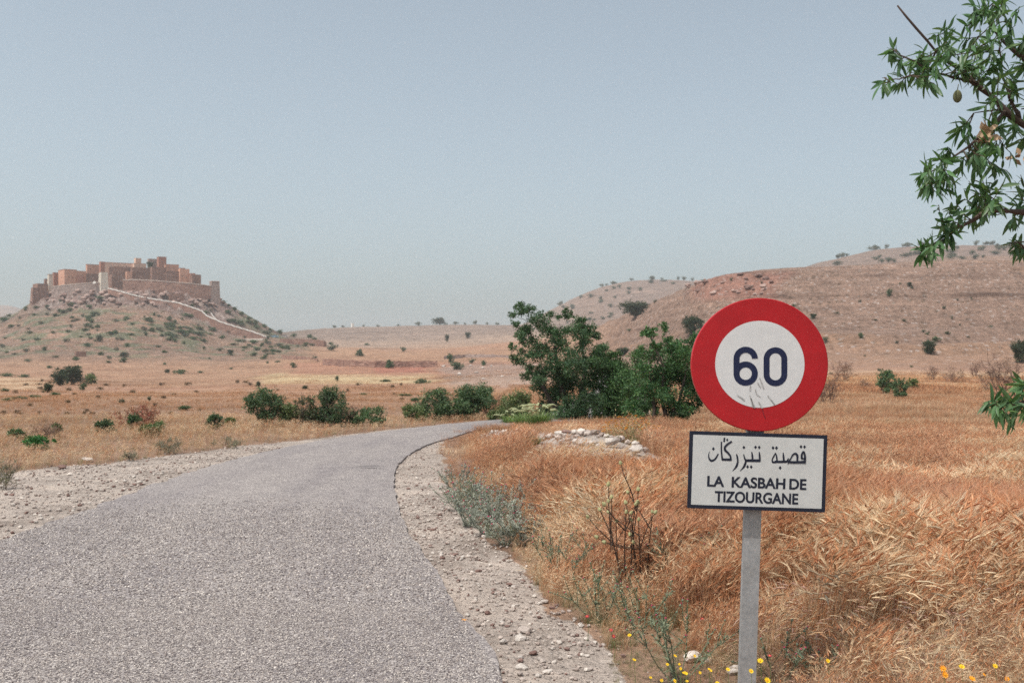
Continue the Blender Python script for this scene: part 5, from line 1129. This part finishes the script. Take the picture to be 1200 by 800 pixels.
# the verge on the left
def pick_left(x, D, u, row, n):
    a = rng.random(n); r = rng.integers(0, 60, n); return np.where(a < .5, 9 + r % 4, np.where(a < .85, r % 5, 16 + r % 3))
emit(ST, 16000, -150, 620, 15, 34, lambda x, D, u, row: ~right(x, D) & (rng.random(len(x)) < .85), 0, pick_left, lambda x, D, u, row: .40 + .2*fbm(x/2, D/2, 75, 2))
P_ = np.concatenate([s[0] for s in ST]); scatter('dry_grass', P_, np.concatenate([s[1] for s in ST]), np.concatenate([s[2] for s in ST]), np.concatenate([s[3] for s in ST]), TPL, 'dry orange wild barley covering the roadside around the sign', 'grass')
ST2 = []
pk = lambda x, D, u, row, n: (rng.integers(0, 5, n) * 1 + 0 * n) % 5
emit(ST2, 24000, 560, 1300, 25, 62, lambda x, D, u, row: right(x, np.minimum(D, 26)) | (D > 36), 0, lambda x, D, u, row, n: np.where(fbm(x/5, D/5, 81, 3) + .4*rng.normal(size=n) > 0, rng.integers(0, 3, n), rng.integers(3, 5, n)), lambda x, D, u, row: .62 + .3*fbm(x/4, D/4, 83, 2))
emit(ST2, 16000, -150, 640, 30, 70, lambda x, D, u, row: rng.random(len(x)) < .7, 0, lambda x, D, u, row, n: rng.integers(0, 5, n), lambda x, D, u, row: .36 + .3*fbm(x/6, D/6, 85, 3))
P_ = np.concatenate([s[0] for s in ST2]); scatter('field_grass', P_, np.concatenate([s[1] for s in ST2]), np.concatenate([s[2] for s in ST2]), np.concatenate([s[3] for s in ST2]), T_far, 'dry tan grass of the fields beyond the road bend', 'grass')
ST3 = []
emit(ST3, 14000, 600, 1300, 60, 125, lambda x, D, u, row: (u > 880) | (rng.random(len(x)) < .5), 0, lambda x, D, u, row, n: np.where(fbm(x/12, D/12, 91, 3) > 0, rng.integers(0, 3, n), rng.integers(3, 5, n)), lambda x, D, u, row: .7 + .3*fbm(x/9, D/9, 93, 2) - .4*sm(D, 100, 125))
emit(ST3, 13000, -100, 640, 66, 260, lambda x, D, u, row: fbm(x/18, D/18, 95, 3) + .3*rng.normal(size=len(x)) > .0, 0, lambda x, D, u, row, n: rng.integers(0, 5, n), lambda x, D, u, row: .6 + .3*fbm(x/9, D/9, 93, 2))
P_ = np.concatenate([s[0] for s in ST3]); scatter('distant_grass', P_, np.concatenate([s[1] for s in ST3]), np.concatenate([s[2] for s in ST3]), np.concatenate([s[3] for s in ST3]), T_vf, 'sparse dry grass on the far fields and slope foot', 'grass')
# pebbles on both shoulders
def pebbles():
    out = []
    for n, u0, u1, D0, D1, smin, smax in ((15000, 380, 760, 4.2, 13, .012, .05), (7000, 380, 640, 13, 26, .02, .06), (15000, -120, 330, 8.5, 24, .016, .07), (1600, -100, 640, 3.8, 24, .006, .016)):
        x, D, u = pts_in(n, u0, u1, D0, D1); k = inpoly(x + .12*rng.normal(size=n), D, ZONE) & (~inpoly(x, D, np.array(RE + LE[::-1])) if n != 1600 else True) & (fbm(x/.5, D/.5, 97, 3) + .5*rng.normal(size=n) > -.35)
        if n == 1600: k = k & False
        x, D = x[k], D[k]; m = len(x); sz = smin + (smax-smin)*rng.random(m)**3.0; out.append((np.stack([x, D, Hs(x, D) + sz*.18], 1), rng.uniform(-3, 3, (m, 3)) * [.1, .1, 1], sz, rng.integers(0, 8, m)))
    tp = [rock_mesh(M['pebble'], 300+i, 1, .6) for i in range(5)] + [rock_mesh(M['palerock'], 310+i, 1, .6) for i in range(2)] + [rock_mesh(M['redrock'], 320, 1, .6)]
    scatter('gravel', np.concatenate([o[0] for o in out]), np.concatenate([o[1] for o in out]), np.concatenate([o[2] for o in out]), np.concatenate([o[3] for o in out]), tp, 'loose pale gravel on the road shoulders', 'gravel')
pebbles()
def road_chips():
    """the proud stone chips of the surface dressing, near enough to be seen one by one"""
    from mathutils.bvhtree import BVHTree
    rm = bpy.data.objects['road'].data; bv = BVHTree.FromPolygons([tuple(v.co) for v in rm.vertices], [tuple(p.vertices) for p in rm.polygons])
    out = []; RP = np.array(RE + LE[::-1])
    for n, D0, D1, smin, smax in ((75000, 3.9, 7, .006, .015), (65000, 7, 13, .011, .022)):
        x, D, u = pts_in(n, -140, 640, D0, D1); k = inpoly(x, D, RP); x, D = x[k], D[k]; m = len(x)
        fade = rng.random(m) > sm(D, 9.5, 13); hz_ = [bv.ray_cast(Vector((a, b, 2)), Vector((0, 0, -1)))[0] for a, b in zip(x, D)]; k = fade & np.array([q is not None for q in hz_]); z = np.array([q.z if q is not None else 0 for q in hz_])
        x, D, z = x[k], D[k], z[k]; m = len(x); sz = rng.uniform(smin, smax, m); out.append((np.stack([x, D, z + sz*.14], 1), rng.uniform(-3, 3, (m, 3)) * [.15, .15, 1], sz, rng.integers(0, 7, m)))
    mats = []
    for i, (a, b) in enumerate((((.15, .13, .13), (.24, .21, .21)), ((.29, .255, .24), (.40, .355, .335)), ((.40, .355, .33), (.52, .465, .43)), ((.54, .485, .45), (.72, .655, .60)))): mats.append(mat_rock('stone_chip_%s' % 'dark grey pale light'.split()[i], a, b, 3))
    tp = [rock_mesh(mats[q], 400+i, 1, .55) for i, q in enumerate((0, 1, 1, 2, 2, 3, 0))]
    scatter('road_chips', np.concatenate([o[0] for o in out]), np.concatenate([o[1] for o in out]), np.concatenate([o[2] for o in out]), np.concatenate([o[3] for o in out]), tp, 'grey stone chips bound in the road surface', 'chippings')
road_chips()

# ------------------------------------------------------------------ thistles and flowers
def thistle(u, row, hpx, n, label, col=(.20, .23, .17), flower='magenta', spread=.9, name='thistle', group=None, r=.0045, spiky=1.0, heads=1.0, headcol=None, cat='thistle'):
    x, y = W(u, row); z = gz(x, y); h = hpx * y / F; e = empty(name, (x, y, z)); tag(e, label, cat, group); st = MB(); hd = MB(); lf = MB()
    ends = []
    def stem(a, d, L, rr_, lev):
        p = [a]; q = Vector(a)
        for i in range(5): q = q + d*L/5; d = (d + Vector(rng.normal(size=3))*.06 + Vector((0, 0, .03))).normalized(); p.append(q.copy())
        st.tube(p, [rr_*(1-.1*i) for i in range(6)], 5, col, cap=False)
        for i in range(1, 6):
            for k in range(int(4*spiky)):
                s_ = Vector(rng.normal(size=3)).normalized(); s_ = (s_ - d*s_.dot(d)*.6).normalized(); o_ = p[i-1].lerp(p[i], float(rng.random())); l_ = L*float(rng.uniform(.04, .11)) + .012; w_ = s_.cross(d).normalized()*l_*.13
                lf.add([tuple(o_-w_), tuple(o_+w_), tuple(o_+s_*l_+Vector((0, 0, l_*.2)))], [(0, 1, 2)], np.array(col)*float(rng.uniform(.8, 1.4)))
        if lev:
            for k in range(2 + (rng.random() < .5)):
                i = int(rng.integers(2, 5)); nd = (d + Vector(rng.normal(size=3))*.55).normalized(); nd.z = abs(nd.z); stem(p[i], nd, L*float(rng.uniform(.35, .6)), rr_*.7, lev-1)
        ends.append((p[-1], d))
    for k in range(n):
        a = 6.28*k/n + float(rng.normal())*.4; d = Vector((math.cos(a)*spread*float(rng.uniform(.2, 1)), math.sin(a)*spread*float(rng.uniform(.2, 1)), 1)).normalized(); stem(Vector((math.cos(a)*.02, math.sin(a)*.02, -.01)), d, h*float(rng.uniform(.75, 1.1)), r, 1 if n > 4 else (1 if spiky else 0))
    for p, d in ends:
        if rng.random() > heads: continue
        s_ = .0055 + .0025*float(rng.random()); s_ *= y/7 if y > 7 else 1; s_ *= 2.2 if name == 'dried_thistle' else 1
        hd.tube([p, p+d*s_*.5, p+d*s_*1.2, p+d*s_*2.0], [s_*.3, s_*.9, s_*.8, s_*.35], 7, headcol or np.array(col)*1.1)
        if flower and rng.random() < .6: hd.tube([p+d*s_*2.0, p+d*s_*2.8], [s_*.3, s_*.65], 6, (.45, .05, .12))
    st.build('stem', M['herb'], e); lf.build('spines', M['herb'], e)
    if hd.n: hd.build('flower_heads', M['herb'], e)
    return e
DK = (.085, .055, .04)
thistle(733, 702, 122, 3, 'tall dark dried thistle with pale round heads, left of the name plate', DK, None, .22, name='dried_thistle', r=.0062, spiky=.6, headcol=(.45, .42, .22))
thistle(752, 700, 108, 3, 'second tall dark dried thistle, right of the tallest one', DK, None, .2, name='dried_thistle', r=.0062, spiky=.6, headcol=(.45, .42, .22))
thistle(712, 690, 96, 1, 'thin dark dried thistle stalk left of the tall dried pair', DK, None, .1, name='dried_thistle', r=.005, spiky=.6, headcol=(.45, .42, .22))
SG = (.29, .30, .25)
tk = 0
for (u, row, h, n) in [(540, 598, 40, 9), (560, 604, 48, 9), (580, 612, 50, 9), (600, 625, 52, 9), (548, 616, 42, 8), (572, 628, 42, 9), (592, 640, 40, 9), (612, 640, 40, 8), (622, 628, 36, 7), (535, 580, 30, 7), (606, 606, 34, 7)]:
    thistle(u, row, h, n + 5, 'blue grey spiny thistle of the tangled clump beside the gravel shoulder', SG, 'magenta', 1.3, group='thistles of the tangled clump beside the gravel shoulder', r=.0034, spiky=2.0, heads=.7)
for (u, row, h, n, lb) in [(800, 700, 76, 6, 'grey green thistle with magenta buds left of the sign post'), (795, 800, 84, 8, 'large green thistle at the photo bottom left of the sign post'),
                           (915, 812, 60, 5, 'green thistle with a pink flower just right of the sign post'), (668, 690, 55, 7, 'grey green thistle leaning over the gravel edge'),
                           (700, 730, 60, 7, 'spiny green thistle behind the lower gravel edge'), (748, 745, 60, 7, 'branching thistle between the dried stalks and the photo bottom'),
                           (650, 668, 46, 7, 'small grey thistle right of the tangled clump'), (960, 815, 50, 5, 'low thistle near the yellow flowers right of the post'), (1182, 600, 34, 6, 'grey thistle clump near the right edge by the pale stones')]:
    thistle(u, row, h, n, lb, (.17, .195, .13), 'magenta', 1.0, r=.0034, spiky=1.3)
# tall pale seed spikes
def spike(u, row, hp, label):
    x, y = W(u, row); h = hp*y/F; m = MB(); st = [Vector((0, 0, 0)), Vector((.01, 0, h*.4)), Vector((.015, 0, h*.75)), Vector((.03, 0, h))]; m.tube(st, [.003, .0025, .002, .001], 5, (.55, .45, .28))
    for k in range(60): t = .45 + .55*float(rng.random()); p = st[1].lerp(st[3], (t-.4)/.6); m.quads(leaf_quads(np.array([tuple(p)]), .02, .008, .6), leaf_cols(1, (.62, .54, .3), .15))
    o = m.build('seed_spike', M['straw']); o.location = (x, y, gz(x, y)); tag(o, label, 'grass stalk')
spike(950, 705, 110, 'tallest pale yellow seed spike right of the sign post'); spike(963, 690, 70, 'short pale seed spike beside the tallest spike'); spike(971, 700, 90, 'pale seed spike, right one of the three by the post')
# green tussock with pale plumes beside the bend
def tussock(u, row, wp, hp, label, n=260, plumes=40, name='plumed_tussock'):
    b = place(u, row); s = b.y/F; e = empty(name, b); tag(e, label, 'grass tussock'); m = MB(); pm = MB()
    for k in range(n): a = random.uniform(0, 6.28); r = wp*s*.2*math.sqrt(random.random()); blade(m, (r*math.cos(a), r*math.sin(a)), hp*s*random.uniform(.5, .95), .02, random.uniform(.2, .9), a + random.gauss(0, .5), random.choice([(.12, .20, .06), (.18, .26, .09), (.09, .16, .05)]), (.22, .30, .12))
    for k in range(plumes):
        a = random.uniform(0, 6.28); hh = hp*s*random.uniform(.9, 1.1); ln = random.uniform(.2, .7); blade(m, (0, 0), hh, .01, ln, a, (.3, .34, .15)); tip = Vector((ln*hh*math.cos(a), ln*hh*math.sin(a), hh*(1-.35*ln)))
        d = Vector((math.cos(a), math.sin(a), .1)).normalized(); pm.tube([tip - d*.05, tip, tip + d*.12, tip + d*.22 - Vector((0, 0, .05))], [.006, .022, .02, .004], 5, (.50, .52, .30))
    m.build('blades', M['leaf'], e)
    if plumes: pm.build('plumes', M['straw'], e)
tussock(632, 503, 60, 30, 'pale green tussock with feathery cream plumes at the bend', 420, 26)
tussock(612, 501, 40, 24, 'smaller green tussock left of the plumed tussock at the bend', 240, 6)
tussock(626, 522, 30, 14, 'low bright green tussock below the plumed tussock', 240, 0, 'green_tussock')
tussock(596, 499, 36, 18, 'green weedy tussock nearest the road at the bend', 220, 6)
# yellow flowered plants
def flower_plant(u, row, wp, hp, nf, label, mat='yellow'):
    x, y = W(u, row); s = y/F; e = empty('flowering_plant', (x, y, gz(x, y))); tag(e, label, 'wildflower'); m = MB(); pt = MB()
    for k in range(nf):
        a = random.uniform(0, 6.28); r = wp*s*.5*math.sqrt(random.random()); hh = hp*s*random.uniform(.6, 1.0)*(1 - .4*(r/(wp*s*.5))**2); tip = Vector((r*math.cos(a), r*math.sin(a), hh))
        m.tube([(tip.x*.25, tip.y*.25, 0), (tip.x*.7, tip.y*.7, hh*.6), tip], [.003, .0022, .0015], 3, random.choice([(.34, .24, .14), (.26, .26, .14)]), cap=False)
        q = .012*max(1, y/9); pt.tube([tip, tip+Vector((0, 0, q*.5))], [q*.35, q], 7, (1, 1, 1))
    P = np.stack([rng.normal(size=nf*14)*wp*s*.2, rng.normal(size=nf*14)*wp*s*.2, np.abs(rng.normal(size=nf*14))*hp*s*.4], 1); m.quads(leaf_quads(P, .05, .012, 1), leaf_cols(len(P), (.32, .26, .15), .3, (.20, .22, .1), .3))
    m.build('stem', M['herb'], e); pt.build('petals', M[mat], e)
flower_plant(740, 548, 70, 38, 90, 'orange flowered dry plant right of the rubble patch', 'orange')
flower_plant(700, 520, 30, 14, 22, 'small orange flowered plant above the rubble patch', 'orange')
flower_plant(735, 508, 30, 12, 14, 'faint yellow flowered plant in front of the bright bush', 'yellow')
flower_plant(690, 574, 26, 12, 10, 'yellow flowered plant below the rubble patch', 'yellow')
flower_plant(770, 620, 40, 12, 8, 'sparse yellow flowered plant left of the name plate', 'orange')
def daisy(u, row, wp, mat, label, hgt=.16, group=None):
    x, y = W(u, row + hgt*F/5.3); y = float(rng.uniform(4.35, 4.8)) if row > 755 else max(y, 4.2); x = (u-600)/F*y; z = row2z(row, y); g = gz(x, y); e = empty('wildflower', (x, y, g)); tag(e, label, 'flower', group); h = z-g
    m = MB(); m.tube([(0, 0, -.01), (.01, 0, h*.5), (0, 0, h)], [.0018, .0015, .0012], 4, (.16, .20, .08)); m.build('stem', M['herb'], e)
    r = wp*y/F/2; p = MB(); n = 10
    for k in range(n):
        a = 6.28*k/n; c, s_ = math.cos(a), math.sin(a); t = .45
        p.add([(0, 0, 0), (r*.6*c - r*t*.4*s_, r*.6*s_*.9 + r*t*.4*c, r*.24), (r*c, r*s_, r*.22), (r*.6*c + r*t*.4*s_, r*.6*s_ - r*t*.4*c, r*.24)], [(0, 1, 2, 3)])
    pe = p.build('petals', M[mat], e); c_ = MB(); c_.tube([(0, 0, .0005), (0, 0, r*.35)], [r*.3, r*.22], 8); ce = c_.build('flower_centre', M['orange'], e)
    tl = (float(rng.uniform(.3, 1.15)), float(rng.uniform(-.5, .5)), 0)
    for q in (pe, ce): q.location = (0, 0, h); q.rotation_euler = tl
for a in [(891, 774, 8, 'yellow', 'yellow flower just right of the sign post'), (880, 786, 7, 'yellow', 'yellow flower in front of the sign post'), (899, 797, 9, 'yellow', 'largest yellow flower right of the sign post at the photo bottom'),
          (853, 784, 6, 'yellow', 'yellow flower left of the sign post'), (970, 774, 6, 'yellow', 'lone yellow flower between the post and the orange flowers'), (738, 744, 6, 'yellow', 'yellow flower beside the thistle at the lower gravel edge'),
          (544, 728, 9, 'orange', 'orange flower growing in the broken asphalt edge', .02), (1105, 783, 9, 'orange', 'leftmost upper of the orange flowers at the lower right'), (1107, 790, 10, 'orange', 'orange flower directly below the leftmost upper one'),
          (1127, 781, 8, 'yellow', 'yellow orange flower in the middle of the lower right flowers'), (1139, 795, 9, 'orange', 'orange flower lowest in the middle of the lower right flowers'), (1166, 780, 7, 'yellow', 'yellow flower highest at the right of the lower right flowers'),
          (1180, 795, 7, 'orange', 'orange flower at the right end of the lower right flowers'), (1153, 790, 5, 'orange', 'small orange flower between its lower right neighbours')]: daisy(*a)
for i in range(17): daisy(rr.gauss(805, 26), rr.uniform(768, 800), rr.uniform(3.5, 6), 'yellow', 'tiny yellow flower in the weeds left of the sign post foot', .08, 'tiny yellow flowers left of the sign post foot')
for (u, row) in ((688, 722), (716, 738), (719, 745), (902, 768), (823, 725)): daisy(u, row, 5, 'magenta', 'small magenta flower among the thistles by the sign post', .12, 'small magenta flowers among the thistles')
# crack in the asphalt
m = MB(); n = 14; V = []
for i in range(n): x = -2.42 + .46*i/(n-1); y = 16.35 + .03*math.sin(i*1.7); w_ = .035*math.sin(math.pi*(i+.5)/n); V += [(x, y-w_, 0), (x, y+w_, 0)]
V = [(a, b, .088) for a, b, c in V]; m.add(V, [(2*i, 2*i+2, 2*i+3, 2*i+1) for i in range(n-1)]); o = m.build('road_crack', M['tar']); tag(o, 'short dark crack across the asphalt before the bend', 'crack')

# ------------------------------------------------------------------ haze
hz = MB(); hz.box((-4700, -4700, ZMIN-1), (4700, 4700, ZMAX+9)); hm = bpy.data.materials.new('haze'); hm.use_nodes = True; t = hm.node_tree; t.nodes.clear()
pv = t.nodes.new('ShaderNodeVolumePrincipled'); pv.inputs['Color'].default_value = (.93, .975, 1, 1); pv.inputs['Density'].default_value = HAZE; pv.inputs['Anisotropy'].default_value = .2
ou = t.nodes.new('ShaderNodeOutputMaterial'); t.links.new(pv.outputs[0], ou.inputs['Volume']); ho = hz.build('haze', hm); tag(ho, kind='stuff')
